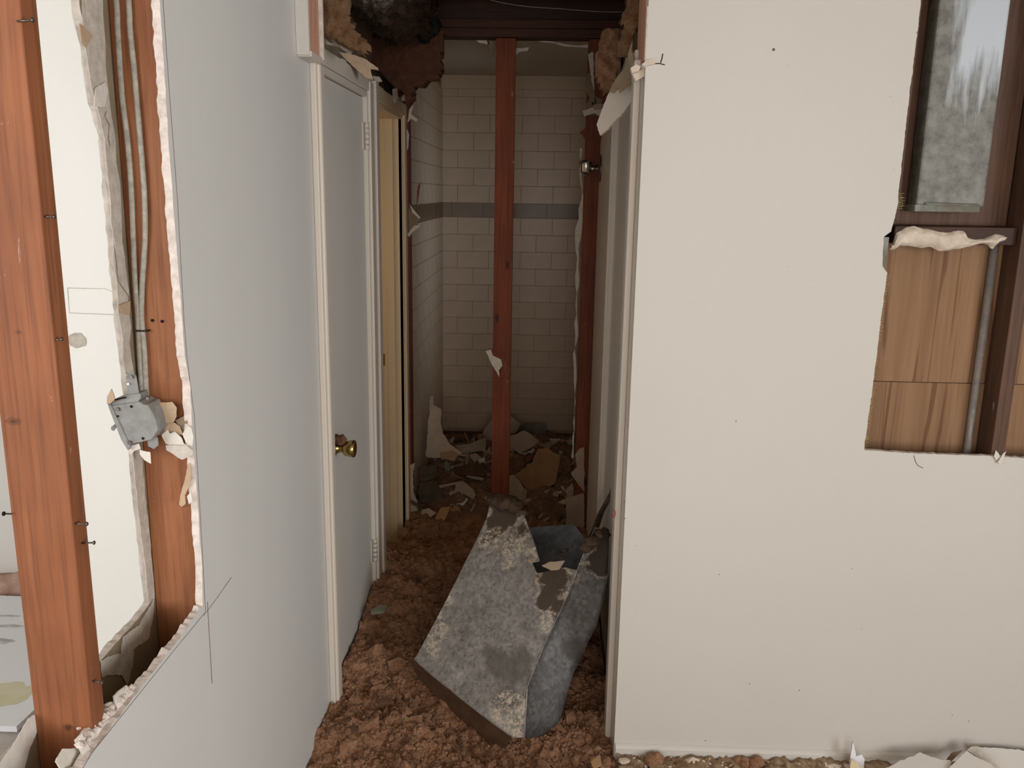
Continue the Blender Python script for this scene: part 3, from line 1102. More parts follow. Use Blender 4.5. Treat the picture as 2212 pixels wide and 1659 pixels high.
for k, (pl, mt, yy) in enumerate((
        ([(1270, 118), (1281, 112), (1284, 200), (1290, 236), (1280, 228), (1276, 170)], M['paper_white'], EY - 0.004),
        ([(1268, 160), (1274, 158), (1284, 200), (1286, 228), (1270, 206), (1264, 186)], M['paper'], EY - 0.006),
        ([(1276, 206), (1300, 214), (1300, 250), (1262, 246), (1266, 230)], M['paper'], EY - 0.004),
        ([(1258, 240), (1280, 232), (1300, 236), (1296, 252), (1284, 244), (1262, 252)], M['paper_white'], EY - 0.010),
        ([(1280, 226), (1304, 224), (1300, 236), (1284, 238)], M['shard'], EY - 0.012),
        ([(1264, 252), (1304, 250), (1304, 312), (1270, 308), (1252, 286), (1270, 272)], M['stud_hall'], EY - 0.003),
        ([(1253, 320), (1256, 320), (1248, 700), (1240, 990), (1236, 988), (1246, 640)], M['paper_white'], EY + 0.092))):
    chip('torn_paper', [on(x, y, 1, yy) for x, y in pl], (0, -1, 0), 0.002, [mt, mt], tr, 80 + k)
tr = thing('torn_drywall', (XL + 0.02, EY, 1.2), 'white shreds of torn drywall along the left stud of the hall end', 'drywall')
for k, (pl, mt) in enumerate((
        ([(884, 236), (894, 226), (888, 246), (902, 258), (900, 264), (888, 256), (880, 266)], M['paper_white']),
        ([(878, 276), (884, 290), (882, 320), (877, 330)], M['paper_white']),
        ([(884, 440), (890, 448), (908, 470), (904, 474), (890, 458)], M['paper_white']),
        ([(882, 446), (888, 456), (906, 474), (900, 482), (906, 486), (892, 494), (882, 500)], M['paper']),
        ([(880, 506), (894, 488), (908, 484), (904, 492), (892, 500), (884, 512)], M['paper_white']),
        ([(902, 404), (908, 394), (905, 420), (899, 450)], M['stud_hall']))):
    chip('torn_paper', [on(x, y, 1, EY - 0.004 - 0.002 * k) for x, y in pl], (0, -1, 0), 0.002, [mt, mt], tr, 95 + k)
chip('drywall_remnant', [on(x, y, 1, EY - 0.012) for x, y in ((882, 1006), (897, 1000), (893, 1020), (892, 1044), (894, 1066), (902, 1086), (902, 1096), (899, 1118), (890, 1140), (880, 1140))], (0, -1, 0), GB, [M['shard'], M['gypsum_grey']], None, 101)
tag(bpy.data.objects['drywall_remnant'], 'narrow white drywall remnant standing at the foot of the left hall end stud', 'drywall')
o = chip('drywall_remnant', [on(x, y, 1, EY - 0.012) for x, y in ((1206, 1086), (1232, 1076), (1261, 1066), (1262, 1110), (1260, 1180), (1224, 1150), (1222, 1090))], (0, -1, 0), GB, [M['shard'], M['gypsum_grey']], None, 102)
tag(o, 'pale drywall remnant low at the foot of the right hall end stud', 'drywall')
o = chip('drywall_remnant', [on(x, y, 1, EY - 0.010) for x, y in ((1242, 984), (1252, 970), (1262, 966), (1262, 1062), (1252, 1050), (1240, 1034), (1234, 1024), (1246, 1010))], (0, -1, 0), GB, [M['shard'], M['gypsum_grey']], None, 103)
tag(o, 'ragged triangular drywall scrap on the right stud above the debris pile', 'drywall')

# ---- broken header stubs
hs = thing('header_stub', (XL, DY, 2.05), 'broken header stub with white face and split wood at upper left of the hallway', 'beam')
x1 = XL + 0.034
build('drywall', boxo((XL + 0.0005, 2.337, 2.055), (x1, 2.350, CZ), 0.001), M['wall'], hs)
build('drywall', boxo((XL + 0.0005, 2.345, 2.052), (x1 + 0.004, 2.480, 2.066), 0.001), M['trim'], hs)
build('drywall', boxo((XL + 0.0005, 2.463, 2.06), (x1 + 0.006, 2.476, 2.22), 0.001), M['gypsum'], hs)
build('timber', boxo((XL + 0.0005, 2.354, 2.068), (x1 - 0.001, 2.398, CZ), 0.0015), M['plank'], hs)
build('timber', boxo((XL + 0.0005, 2.402, 2.068), (x1 - 0.003, 2.458, CZ), 0.0015), M['plank'], hs)
hs = thing('header_stub', (XR, DY, 2.05), 'broken header stub with bare pink wood and crushed plaster at upper right of the hallway', 'beam')
build('timber', boxo((XR - 0.004, 2.402, 2.062), (XR + 0.05, 2.500, CZ), 0.0015), M['plank'], hs)
build('timber', boxo((XR - 0.001, 2.504, 2.075), (XR + 0.05, 2.615, CZ), 0.0015), M['plank'], hs)
build('drywall', boxo((XR - 0.003, 2.386, 2.055), (XR + 0.03, 2.399, 2.19), 0.001), M['gypsum'], hs)
for k, pl in enumerate(([(1386, 138), (1402, 126), (1414, 126), (1416, 138), (1392, 144)], [(1362, 146), (1374, 138), (1384, 144), (1380, 154), (1366, 158)], [(1366, 160), (1392, 146), (1420, 140), (1404, 158), (1374, 176)])):
    chip('plaster_bit', [on(x, y, 1, 2.380 + 0.01 * k) for x, y in pl], (0.1, -1, 0.3), 0.012, [M['plaster'], M['gypsum'], M['gypsum']], hs, 110 + k)
# cracks beside the right stub
for pl in ([(1412, 138), (1424, 137), (1436, 140)], [(1427, 136), (1430, 126), (1432, 116)]):
    bm = bmesh.new()
    tube(bm, [on(x, y, 1, DY - 0.0005) for x, y in pl], 0.0013, 5)
    build('crack', bm, M['box_dark'], wr)
# crack at the right wall hole corner
bm = bmesh.new()
tube(bm, smooth_path([on(x, y, 1, DY - 0.0004) for x, y in ((1974, 984), (1978, 998), (1984, 1006), (1994, 1011))], 5), 0.0010, 5)
build('crack', bm, M['ink'], wr)
for k, pl in enumerate(([(2146, 986), (2150, 972), (2158, 980), (2164, 990), (2152, 994)], [(2162, 988), (2166, 980), (2174, 974), (2170, 986), (2164, 1004), (2154, 998)])):
    chip('paper_curl', [on(x, y, 1, DY - 0.006 - 0.003 * k) for x, y in pl], (0.2, -1, 0.2), 0.0012, [M['paper_white'], M['paper_white']], wr, 118 + k)
# specks and nail pops in the right wall
for k, (x, y) in enumerate(((1671, 107), (1590, 910), (1348, 1084), (1350, 1120), (1619, 1477), (1727, 1491), (1524, 1600), (2093, 1558))):
    p = on(x, y, 1, DY)
    bm = bmesh.new()
    cyl(bm, p + Vector((0, 0.0005, 0)), p + Vector((0, -0.0008, 0)), 0.0045 if k == 0 else 0.0022, 0.003 if k == 0 else 0.0012, seg=9)
    build('nail_dimple', bm, M['ink'], wr)

# ---- contents of the right wall cavity
y0 = DY + GB
cs = on(1940, 300, 1, y0)
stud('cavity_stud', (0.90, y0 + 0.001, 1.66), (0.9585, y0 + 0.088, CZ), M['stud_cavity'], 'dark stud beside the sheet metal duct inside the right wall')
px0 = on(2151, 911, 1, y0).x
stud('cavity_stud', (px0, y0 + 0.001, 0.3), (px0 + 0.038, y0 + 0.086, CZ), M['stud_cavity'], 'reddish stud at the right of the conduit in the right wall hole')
# duct riser inside the wall
dl = on(2001, 250, 1, y0 + 0.012).x
dr = on(2152, 250, 1, y0 + 0.012).x
dz0 = on(2050, 446, 1, y0 + 0.012).z
dt = thing('wall_duct', ((dl + dr) / 2, y0 + 0.05, dz0 - 0.02), 'grey sheet metal riser duct in the top of the right wall hole', 'duct')
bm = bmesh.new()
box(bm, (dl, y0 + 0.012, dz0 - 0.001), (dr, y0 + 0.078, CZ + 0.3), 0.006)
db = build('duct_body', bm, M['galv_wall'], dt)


def pale_upper_duct(o):
    """dusty sheet metal with a paler, bluish area towards the upper right"""
    n = NT('pale_upper_duct_metal')
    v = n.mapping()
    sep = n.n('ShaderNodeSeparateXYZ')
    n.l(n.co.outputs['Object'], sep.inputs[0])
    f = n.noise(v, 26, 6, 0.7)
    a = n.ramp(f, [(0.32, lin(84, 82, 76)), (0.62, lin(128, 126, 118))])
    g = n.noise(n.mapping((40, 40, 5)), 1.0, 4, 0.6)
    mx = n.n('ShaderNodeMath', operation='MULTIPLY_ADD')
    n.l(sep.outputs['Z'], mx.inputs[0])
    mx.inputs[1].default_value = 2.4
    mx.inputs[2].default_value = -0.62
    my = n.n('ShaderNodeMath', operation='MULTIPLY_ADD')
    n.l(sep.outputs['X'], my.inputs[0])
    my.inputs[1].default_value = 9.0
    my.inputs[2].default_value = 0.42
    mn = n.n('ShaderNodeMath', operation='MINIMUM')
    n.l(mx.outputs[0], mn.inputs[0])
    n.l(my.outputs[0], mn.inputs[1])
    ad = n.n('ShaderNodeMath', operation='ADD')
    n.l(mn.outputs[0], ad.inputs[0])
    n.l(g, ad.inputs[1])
    a = n.mix(n.ramp(ad.outputs[0], [(0.5, BW[0]), (0.85, BW[1])]), a, lin(186, 192, 198))  # colour blends to a pale blue grey towards the upper right
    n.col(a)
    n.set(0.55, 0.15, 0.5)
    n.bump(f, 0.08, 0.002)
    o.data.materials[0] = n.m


pale_upper_duct(db)
bm = bmesh.new()
zf = on(2050, 458, 1, y0 + 0.008).z
box(bm, (dl - 0.004, y0 + 0.008, zf), (dr - 0.012, y0 + 0.078, dz0 + 0.004), 0.002)
build('duct_collar', bm, M['galv_wall'], dt)
bm = bmesh.new()
tube(bm, [(dl + 0.022, y0 + 0.009, dz0 + 0.006), (dr - 0.02, y0 + 0.009, dz0 + 0.004)], 0.004, 8)
build('duct_seam', bm, M['galv_wall'], dt)
# block behind and below the duct
bz1 = on(2050, 490, 1, y0 + 0.02).z
bz0 = on(2050, 528, 1, y0 + 0.02).z
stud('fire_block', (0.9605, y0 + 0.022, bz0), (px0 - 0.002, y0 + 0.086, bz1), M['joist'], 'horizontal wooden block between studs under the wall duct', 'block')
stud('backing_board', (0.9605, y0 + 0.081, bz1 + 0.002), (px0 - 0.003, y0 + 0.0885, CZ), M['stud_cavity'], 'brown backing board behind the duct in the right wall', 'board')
# squeezed plaster over the block
pc = on(2040, 517, 1, y0 + 0.012)
bm = bmesh.new()
outl = [(1932, 506), (1948, 498), (1958, 490), (1976, 488), (1990, 494), (2012, 496), (2030, 502), (2050, 502), (2070, 498), (2084, 500), (2088, 512), (2106, 518), (2124, 516), (2150, 506), (2164, 508), (2176, 512), (2168, 522), (2156, 524), (2142, 540), (2136, 530), (2120, 526), (2090, 534), (2060, 540), (2026, 543), (2008, 532), (1990, 536), (1968, 532), (1944, 530), (1936, 540), (1919, 540), (1917, 530), (1940, 522)]
pts = [on(x, y, 1, y0 + 0.020) for x, y in outl]
p2 = jag([Vector((p.x, p.z)) for p in pts] + [Vector((pts[0].x, pts[0].z))], 0.004, 0.0016, 7)[:-1]
cen = Vector((pc.x, pc.z))
# rows across the lump: outline at the back, puffed towards the room
NX = 46
xs = [min(p.x for p in p2) + (max(p.x for p in p2) - min(p.x for p in p2)) * i / NX for i in range(NX + 1)]
grid = []
for x in xs[1:-1]:
    zsx = []
    for a, b_ in zip(p2, p2[1:] + p2[:1]):
        if (a.x - x) * (b_.x - x) <= 0 and abs(a.x - b_.x) > 1e-7:
            zsx.append(a.y + (b_.y - a.y) * (x - a.x) / (b_.x - a.x))
    if len(zsx) < 2:
        continue
    za, zb = min(zsx), max(zsx)
    col = []
    for j in range(11):
        t = j / 10
        zz = za + (zb - za) * t
        puff = math.sin(math.pi * t) ** 0.6 * 0.017
        cr = 0.006 * fbm(Vector((x * 40, zz * 60, 1.3)), 3)
        # cracks
        vv = noise.voronoi(Vector((x * 22, zz * 26, 0.4)))[0]
        if vv[1] - vv[0] < 0.07:
            cr -= 0.006
        col.append(bm.verts.new((x, y0 + 0.021 - puff - (cr if 0 < j < 10 else 0), zz)))
    grid.append(col)
for a, b_ in zip(grid, grid[1:]):
    for j in range(10):
        bm.faces.new((a[j], a[j + 1], b_[j + 1], b_[j])).smooth = True
pl_ = tag(build('plaster_lump', bm, M['plaster']), 'cracked cream plaster smeared across the wooden block under the wall duct', 'plaster')
# conduit
ca = on(2139, 575, 1, CB - 0.013)
bm = bmesh.new()
ctop = on(2139, 575, 1, CB - 0.013)
cbt = on(2092, 985, 1, CB - 0.013)
cx = (ctop.x + cbt.x) / 2
cyl(bm, (cx, CB - 0.013, 0.35), (cx, CB - 0.013, bz0 - 0.002), 0.0112, seg=18)
tag(build('conduit', bm, M['conduit']), 'thin grey metal conduit running down beside the reddish cavity stud', 'pipe')
# metal corner piece at the left edge of the hole
bm = bmesh.new()
a = on(1908, 512, 1, DY + 0.002)
b_ = on(1922, 588, 1, DY + 0.002)
box(bm, (a.x, DY + 0.002, b_.z), (a.x + 0.016, DY + 0.005, a.z), 0.0008)
tag(build('metal_strip', bm, M['galv_wall']), 'short grey metal strip in the notch at the left edge of the right wall hole', 'strip')
# yellow mesh tape threads along the rim
bm = bmesh.new()
rng = random.Random(13)
for (ya, yb, n, ln) in ((418, 452, 12, 0.016), (596, 640, 9, 0.010), (650, 740, 14, 0.010), (765, 830, 12, 0.010), (836, 930, 20, 0.012), (940, 972, 7, 0.012)):
    for k in range(n):
        yy = ya + (yb - ya) * (k + 0.5 * rng.random()) / n
        for a_, b2 in zip(he, he[1:]):
            pass
        xx = 1938 - (yy - 450) * (1938 - 1868) / (960 - 450) if yy > 450 else 1943
        p = on(xx - 3, yy, 1, DY + 0.003)
        tube(bm, [p, p + Vector((ln * 0.6, 0.001, rng.uniform(-0.0015, 0.0015))), p + Vector((ln * rng.uniform(0.7, 1.2), 0.002, rng.uniform(-0.004, 0.002)))], 0.00035, 4)
build('mesh_tape_thread', bm, M['thread'], wr, kind='stuff')

# ================================================================ CABLES AND BOX on the second stud
ys = 1.545
for pts, lab in (
        ([(249, -30), (254, 60), (263, 200), (275, 300), (283, 400), (287, 500), (291, 600), (298, 690), (301, 760), (307, 860)], 'grey cable running down the stud, the left one of the two'),
        ([(276, -30), (281, 60), (291, 160), (303, 300), (311, 400), (314, 490), (311, 560), (307, 620), (306, 690), (312, 760), (317, 862)], 'grey cable bowing to the right down the stud beside the other cable')):
    bm = bmesh.new()
    cp = [on(x, y, 1, ys - 0.006) for x, y in pts]
    cp = [Vector((cp[0].x, cp[0].y, CZ - 0.01))] + cp
    tube(bm, smooth_path(cp, 7), 0.0050, 10, flat=0.75)
    tag(build('electrical_cable', bm, M['cable']), lab, 'cable', 'cables on the stud')
p = on(306, 715, 1, ys - 0.0115)
bm = bmesh.new()
box(bm, (p.x - 0.011, ys - 0.0125, p.z - 0.0016), (p.x + 0.011, ys - 0.0105, p.z + 0.0016), 0.0004)
box(bm, (p.x - 0.011, ys - 0.0125, p.z - 0.0016), (p.x - 0.0095, ys + 0.002, p.z + 0.0016), 0.0003)
box(bm, (p.x + 0.0095, ys - 0.0125, p.z - 0.0016), (p.x + 0.011, ys + 0.002, p.z + 0.0016), 0.0003)
tag(build('cable_staple', bm, M['staple']), 'small dark staple holding both cables to the stud above the outlet box', 'staple')

# outlet box: a flat steel device box seen from its side, tilted off the stud
yb = 1.485
B = lambda x, y, d=0.0: on(x, y, 1, yb + d)
ob = thing('outlet_box', B(290, 955), 'grey steel outlet box torn loose beside the cables on the left stud', 'box')
side = [(240, 878), (262, 873), (300, 868), (309, 874), (319, 875), (330, 893), (336, 908), (341, 930), (327, 950), (296, 957), (272, 963), (262, 948)]


def plate(bm, pts, depth, mi=0):
    f0 = [bm.verts.new(p) for p in pts]
    f1 = [bm.verts.new(p + Vector((0, depth, 0))) for p in pts]
    for t in tessellate_polygon([[Vector((p.x, p.z, 0)) for p in pts]]):
        try:
            bm.faces.new([f0[i] for i in t]).material_index = mi
            bm.faces.new([f1[i] for i in reversed(t)]).material_index = mi
        except ValueError:
            pass
    n = len(pts)
    for i in range(n):
        j = (i + 1) % n
        bm.faces.new((f0[i], f0[j], f1[j], f1[i])).material_index = mi
    bmesh.ops.recalc_face_normals(bm, faces=bm.faces)


bm = bmesh.new()
plate(bm, [B(x, y) for x, y in side], 0.050)
bmesh.ops.bevel(bm, geom=[e for e in bm.edges if len(e.link_faces) == 2 and e.calc_face_angle(0) > 0.6], offset=0.0012, segments=1, affect='EDGES')
build('box_body', bm, M['box'], ob)
bm = bmesh.new()      # open rim on the left: lip strip
plate(bm, [B(x, y, -0.002) for x, y in ((232, 872), (241, 878), (281, 964), (276, 973), (262, 950), (244, 905))], 0.054)
build('box_rim', bm, M['box'], ob)
bm = bmesh.new()      # top bracket ear
plate(bm, [B(x, y, 0.008) for x, y in ((272, 812), (277, 808), (288, 808), (294, 812), (300, 848), (300, 852), (276, 854))], 0.0016)
build('bracket_ear', bm, M['box'], ob)
bm = bmesh.new()      # top plate of the box, tilted up to the ear
plate(bm, [B(x, y, 0.004) for x, y in ((240, 877), (248, 862), (276, 853), (302, 850), (305, 858), (298, 868), (262, 874))], 0.030)
build('box_top', bm, M['box'], ob)
bm = bmesh.new()      # wall flange stuck with plaster at the top left
plate(bm, [B(x, y, -0.006) for x, y in ((240, 840), (245, 852), (248, 862), (238, 872), (231, 872), (231, 858))], 0.0025)
tag(build('plaster_ear', bm, M['paper_tan'], ob), 'plaster stained flange at the top left of the box')
bm = bmesh.new()
plate(bm, [B(x, y, 0.010) for x, y in ((318, 950), (332, 942), (340, 945), (342, 962), (332, 970), (320, 964))], 0.002)
build('bracket_ear', bm, M['box'], ob)
bm = bmesh.new()
plate(bm, [B(x, y, 0.01) for x, y in ((240, 922), (247, 917), (250, 924), (245, 931), (240, 928))], 0.004)
build('side_tab', bm, M['box'], ob)
for (x, y, r, mt) in ((284, 878, 0.0024, 'box_dark'), (309, 947, 0.0024, 'box_dark'), (284, 814, 0.0034, 'chrome_dull'), (278, 829, 0.0020, 'next_wall'), (255, 884, 0.0036, 'chrome_dull'), (281, 956, 0.0036, 'chrome_dull'), (320, 860, 0.003, 'chrome_dull'), (255, 899, 0.0018, 'box_dark')):
    d_ = 0.006 if y < 840 else (-0.0005 if mt == 'box_dark' else -0.001)
    p = B(x, y, d_)
    bm = bmesh.new()
    cyl(bm, p, p + Vector((0, -0.0012 if mt == 'box_dark' else -0.003, 0)), r, seg=12)
    build('screw' if mt == 'chrome_dull' else 'screw_hole', bm, M[mt], ob)
bm = bmesh.new()
p0, p1 = B(248, 864, -0.001), B(272, 858, -0.001)
tube(bm, [p0, p1], 0.0016, 6)
build('slot', bm, M['box_dark'], ob)

# ---- torn paper flaps between the box and the right hand sheet
for k, (pl, mt, yy, cu, lab) in enumerate((
        ([(319, 872), (345, 869), (372, 868), (382, 880), (382, 900), (376, 912), (352, 916), (341, 912), (336, 898), (322, 888)], 'paper_tan', 1.525, 0.08, 'upper tan flap of torn drywall paper right of the outlet box'),
        ([(341, 916), (375, 912), (388, 920), (398, 940), (370, 938), (344, 940), (341, 930)], 'paper_tan', 1.528, 0.05, 'middle tan flap of torn drywall paper right of the outlet box'),
        ([(378, 908), (402, 896), (406, 918), (398, 940), (390, 926), (382, 914)], 'paper', 1.532, 0.0, 'brown paper shred against the sheet edge beside the outlet box'),
        ([(349, 940), (362, 927), (366, 936), (378, 932), (392, 946), (398, 960), (410, 963), (372, 962), (358, 958)], 'paper_white', 1.520, 0.1, 'white curled paper face right of the outlet box'),
        ([(357, 962), (376, 962), (402, 962), (417, 974), (416, 982), (394, 993), (384, 988), (370, 978), (359, 972)], 'gypsum_grey', 1.515, 0.0, 'grey broken paper lip under the white curled paper'),
        ([(394, 938), (404, 918), (414, 924), (418, 945), (416, 965), (404, 958), (398, 948)], 'paper_white', 1.524, 0.2, 'curled white shred at the right sheet edge level with the box'),
        ([(406, 1000), (412, 998), (413, 1030), (408, 1052), (400, 1070), (402, 1090), (394, 1095), (388, 1090), (390, 1068), (398, 1040)], 'paper_tan', 1.526, 0.3, 'long tan paper curl hanging below the box at the right sheet edge'),
        ([(404, 1072), (412, 1062), (416, 1082), (408, 1090)], 'paper_white', 1.522, 0.0, 'small white scrap beside the long tan paper curl'),
        ([(301, 972), (324, 977), (327, 1002), (312, 994), (302, 982)], 'paper_white', 1.490, 0.0, 'folded white paper scrap hanging under the outlet box'),
        ([(276, 974), (284, 962), (300, 958), (304, 970), (290, 974), (282, 984)], 'gypsum', 1.492, 0.0, 'crumbled plaster clinging to the lower edge of the outlet box'))):
    o = chip('paper_flap', [on(x, y, 1, yy) for x, y in pl], (0.15, -1, 0.1), 0.0016, [M[mt], M[mt]], None, 130 + k, cu)
    tag(o, lab, 'paper', 'torn paper by the outlet box' if False else None)

# ---- crumpled paper and plaster along the lower cut of the left hole
for k, (pl, mt, xx, th, lab) in enumerate((
        ([(250, 1500), (258, 1492), (276, 1478), (294, 1500), (270, 1530), (252, 1545), (248, 1520)], 'paper_white', XL - 0.012, 0.003, 'folded white paper scrap standing on the lower cut of the left hole'),
        ([(200, 1570), (228, 1520), (233, 1545), (220, 1568), (206, 1580)], 'paper_white', XL - 0.030, 0.002, 'pointed paper scrap in front of the near stud foot'),
        ([(180, 1585), (206, 1560), (232, 1540), (256, 1528), (240, 1560), (214, 1590), (196, 1618), (186, 1612)], 'gypsum', XL - 0.016, 0.010, 'crumbled gypsum ridge along the lower cut of the left hole'),
        ([(130, 1640), (150, 1612), (176, 1616), (186, 1640), (180, 1670), (140, 1680)], 'paper_white', XL - 0.020, 0.004, 'white paper bulge low on the cut near the near stud'),
        ([(174, 1604), (182, 1584), (190, 1620), (184, 1640), (176, 1630)], 'paper_white', XL - 0.010, 0.002, 'narrow upright paper sliver beside the crumbled gypsum'),
        ([(378, 1376), (394, 1370), (402, 1374), (384, 1384)], 'gypsum', XL - 0.008, 0.004, 'small gypsum chip near the corner of the left hole'))):
    o = chip('drywall_scrap', [on(x, y, 0, xx) for x, y in pl], (1, -0.3, 0.3), th, [M[mt], M[mt]], None, 150 + k, 0.15)
    tag(o, lab, 'scrap')

bm = bmesh.new()
rng = random.Random(61)
for k in range(70):
    t = rng.random()
    p = on(176 + (286 - 176) * t, 1640 + (1478 - 1640) * t, 0, XL - 0.010 - 0.03 * rng.random() * (1 - t))
    p.z = 0.914 + rng.uniform(0.0, 0.010)
    r = rng.choice((0.003, 0.004, 0.006, 0.008))
    st = len(bm.verts)
    q = bmesh.ops.create_icosphere(bm, subdivisions=1, radius=r)
    for v in q['verts']:
        v.co = p + Vector((v.co.x * rng.uniform(0.6, 1.4), v.co.y * rng.uniform(0.6, 1.6), v.co.z * rng.uniform(0.5, 1.2)))
tag(build('gypsum_crumbs', bm, M['gypsum']), 'gypsum crumbs lying along the lower cut of the left hole', 'crumbs', kind='stuff')

# ================================================================ NEXT ROOM floor items
bm = bmesh.new()
zt = 0.03
c = [Vector((-1.636, 2.405, zt)), Vector((-1.60, 3.27, zt)), Vector((-2.75, 3.30, zt)), Vector((-2.75, 2.40, zt))]
top = [bm.verts.new(p) for p in c]
bot = [bm.verts.new(p - Vector((0, 0, 0.020))) for p in c]
bm.faces.new(top)
bm.faces.new(bot[::-1])
for i in range(4):
    j = (i + 1) % 4
    bm.faces.new((top[i], bot[i], bot[j], top[j]))
bmesh.ops.recalc_face_normals(bm, faces=bm.faces)
fp = tag(build('floor_panel', bm, M['panel']), 'white panel with a yellow stain lying on the next room floor', 'panel')
for name, x, y, rx, ry, mt in (('stain', 4, 1500, 0.10, 0.07, 'stain'), ('scuff', 22, 1352, 0.05, 0.012, 'scuff'), ('scuff', 2, 1385, 0.05, 0.02, 'scuff'), ('scuff', 14, 1330, 0.06, 0.006, 'scuff')):
    if mt not in M:
        M[mt] = rough_mat(mt, (226, 222, 200), (214, 206, 168), 9, 0, 0.8) if mt == 'stain' else rough_mat(mt, (150, 150, 154), (226, 226, 230), 20, 0, 0.8)
    p = on(x, y, 2, zt + 0.0006)
    bm = bmesh.new()
    rng = random.Random(int(x * 7 + y))
    vs = [bm.verts.new((p.x + rx * math.cos(a * math.pi / 12) * (1 + 0.2 * rng.uniform(-1, 1)), p.y + ry * math.sin(a * math.pi / 12) * (1 + 0.2 * rng.uniform(-1, 1)), p.z)) for a in range(24)]
    bm.faces.new(vs)
    build(name, bm, M[mt], fp)
bm = bmesh.new()
rng = random.Random(3)
for k in range(26):
    lump(bm, (-2.95 + 0.75 * k / 26, 3.40 + rng.uniform(-0.05, 0.04), 0.02), rng.uniform(0.03, 0.06), k + 3, 0.4, 2, (1.4, 1, 0.8))
M['pink_debris'] = rough_mat('pink_debris', (176, 140, 122), (206, 172, 156), 20, 0.4)
tag(build('debris_ridge', bm, M['pink_debris']), 'pinkish insulation debris along the far wall of the next room', 'debris', kind='stuff')

# ================================================================ ATTIC CONTENTS
# black bitumen wrapped duct hanging in the torn ceiling
bm = bmesh.new()
c0 = on(806, -34, 1, 3.02)
NS, NR = 72, 40
ringv = []
for i in range(NR):
    t = i / (NR - 1)
    rr = []
    for k in range(NS):
        a = 2 * math.pi * k / NS
        base = Vector((math.cos(a), 0, math.sin(a)))
        q = Vector((base.x * 1.7, t * 4, base.z * 1.7))
        r = 0.118 * (1 + 0.30 * billow(q * 1.7, 5) - 0.08) * (1.0 if 0 < i < NR - 1 else 0.7)
        rr.append(bm.verts.new(c0 + Vector((base.x * r * 0.88, -0.05 + t * 0.75, 0.055 + base.z * r * 0.95))))
    ringv.append(rr)
for a, b_ in zip(ringv, ringv[1:]):
    for k in range(NS):
        bm.faces.new((a[k], a[(k + 1) % NS], b_[(k + 1) % NS], b_[k])).smooth = True
bm.faces.new(ringv[0][::-1])
bm.faces.new(ringv[-1])
tag(build('wrapped_duct', bm, M['black_wrap']), 'crumpled black wrapped duct hanging inside the torn hallway ceiling', 'duct')
# bluish wrap behind it
bm = bmesh.new()
lump(bm, on(920, 52, 1, 3.88), 0.062, 5, 0.3, 3, (0.8, 0.6, 1.0))
tag(build('cloth_wrap', bm, M['blue_cloth']), 'dark bluish cloth bundle between the wrapped duct and the top plate', 'cloth')


# hanging slab of red insulation
def slab(name, pxs, ydep, thick, mat, seed, amp=0.012, fr=14, res=0.012):
    pts = [on(x, y, 1, ydep) for x, y in pxs]
    p2 = jag([Vector((p.x, p.z)) for p in pts] + [Vector((pts[0].x, pts[0].z))], 0.012, 0.006, seed)[:-1]
    bm = bmesh.new()
    xs = [p.x for p in p2]
    zs_ = [p.y for p in p2]

    def inside(x, z):
        c = False
        for a, b in zip(p2, p2[1:] + p2[:1]):
            if (a.y > z) != (b.y > z) and x < (b.x - a.x) * (z - a.y) / (b.y - a.y) + a.x:
                c = not c
        return c
    nx = int((max(xs) - min(xs)) / res) + 2
    nz = int((max(zs_) - min(zs_)) / res) + 2
    V = {}

    def snap(x, z):
        if inside(x, z):
            return x, z
        best = None
        for a, b in zip(p2, p2[1:] + p2[:1]):
            d = b - a
            t = max(0, min(1, (Vector((x, z)) - a).dot(d) / max(d.length_squared, 1e-9)))
            q = a + d * t
            L = (q - Vector((x, z))).length
            if best is None or L < best[0]:
                best = (L, q)
        return best[1].x, best[1].y

    def vert(i, j, s):
        if (i, j, s) not in V:
            x, z = min(xs) + i * res, min(zs_) + j * res
            edge = not inside(x, z)
            x, z = snap(x, z)
            q = Vector((x * fr, z * fr, seed + s * 5))
            off = 0 if edge else -(thick * 0.5 + amp * billow(q, 4)) * (1 if s == 0 else -1)
            V[(i, j, s)] = bm.verts.new((x, ydep + off, z))
        return V[(i, j, s)]
    for i in range(nx):
        for j in range(nz):
            if inside(min(xs) + (i + 0.5) * res, min(zs_) + (j + 0.5) * res):
                for s in (0, 1):
                    vs = [vert(i, j, s), vert(i + 1, j, s), vert(i + 1, j + 1, s), vert(i, j + 1, s)]
                    try:
                        f = bm.faces.new(vs if s == 0 else vs[::-1])
                        f.smooth = True
                    except ValueError:
                        pass
    bmesh.ops.remove_doubles(bm, verts=bm.verts, dist=0.0004)
    return build(name, bm, mat)


o = slab('insulation_batt', [(800, 88), (960, 60), (960, 100), (956, 130), (958, 150), (950, 176), (930, 176), (915, 190), (900, 190), (892, 214), (882, 232), (874, 205), (852, 190), (832, 170), (812, 150), (800, 120)], 3.98, 0.09, M['insul_red'], 14, 0.02, 16, 0.009)
tag(o, 'dark red slab of insulation hanging over the second doorway', 'insulation')
o = slab('insulation_batt', [(664, -40), (760, -40), (758, 30), (770, 66), (800, 92), (802, 112), (790, 126), (768, 118), (740, 98), (706, 84), (684, 40), (668, 22)], 2.56, 0.05, M['insul_tan'], 9, 0.016, 22, 0.007)
tag(o, 'shaggy tan insulation bulging over the left header stub', 'insulation')
o = slab('insulation_batt', [(1345, -40), (1404, -40), (1402, 40), (1396, 62), (1376, 66), (1368, 88), (1362, 116), (1352, 126), (1332, 122), (1336, 90), (1344, 60), (1340, 34), (1352, 20)], 2.66, 0.05, M['insul_tan'], 19, 0.016, 22, 0.007)
tag(o, 'shaggy tan insulation beside the right header stub', 'insulation')
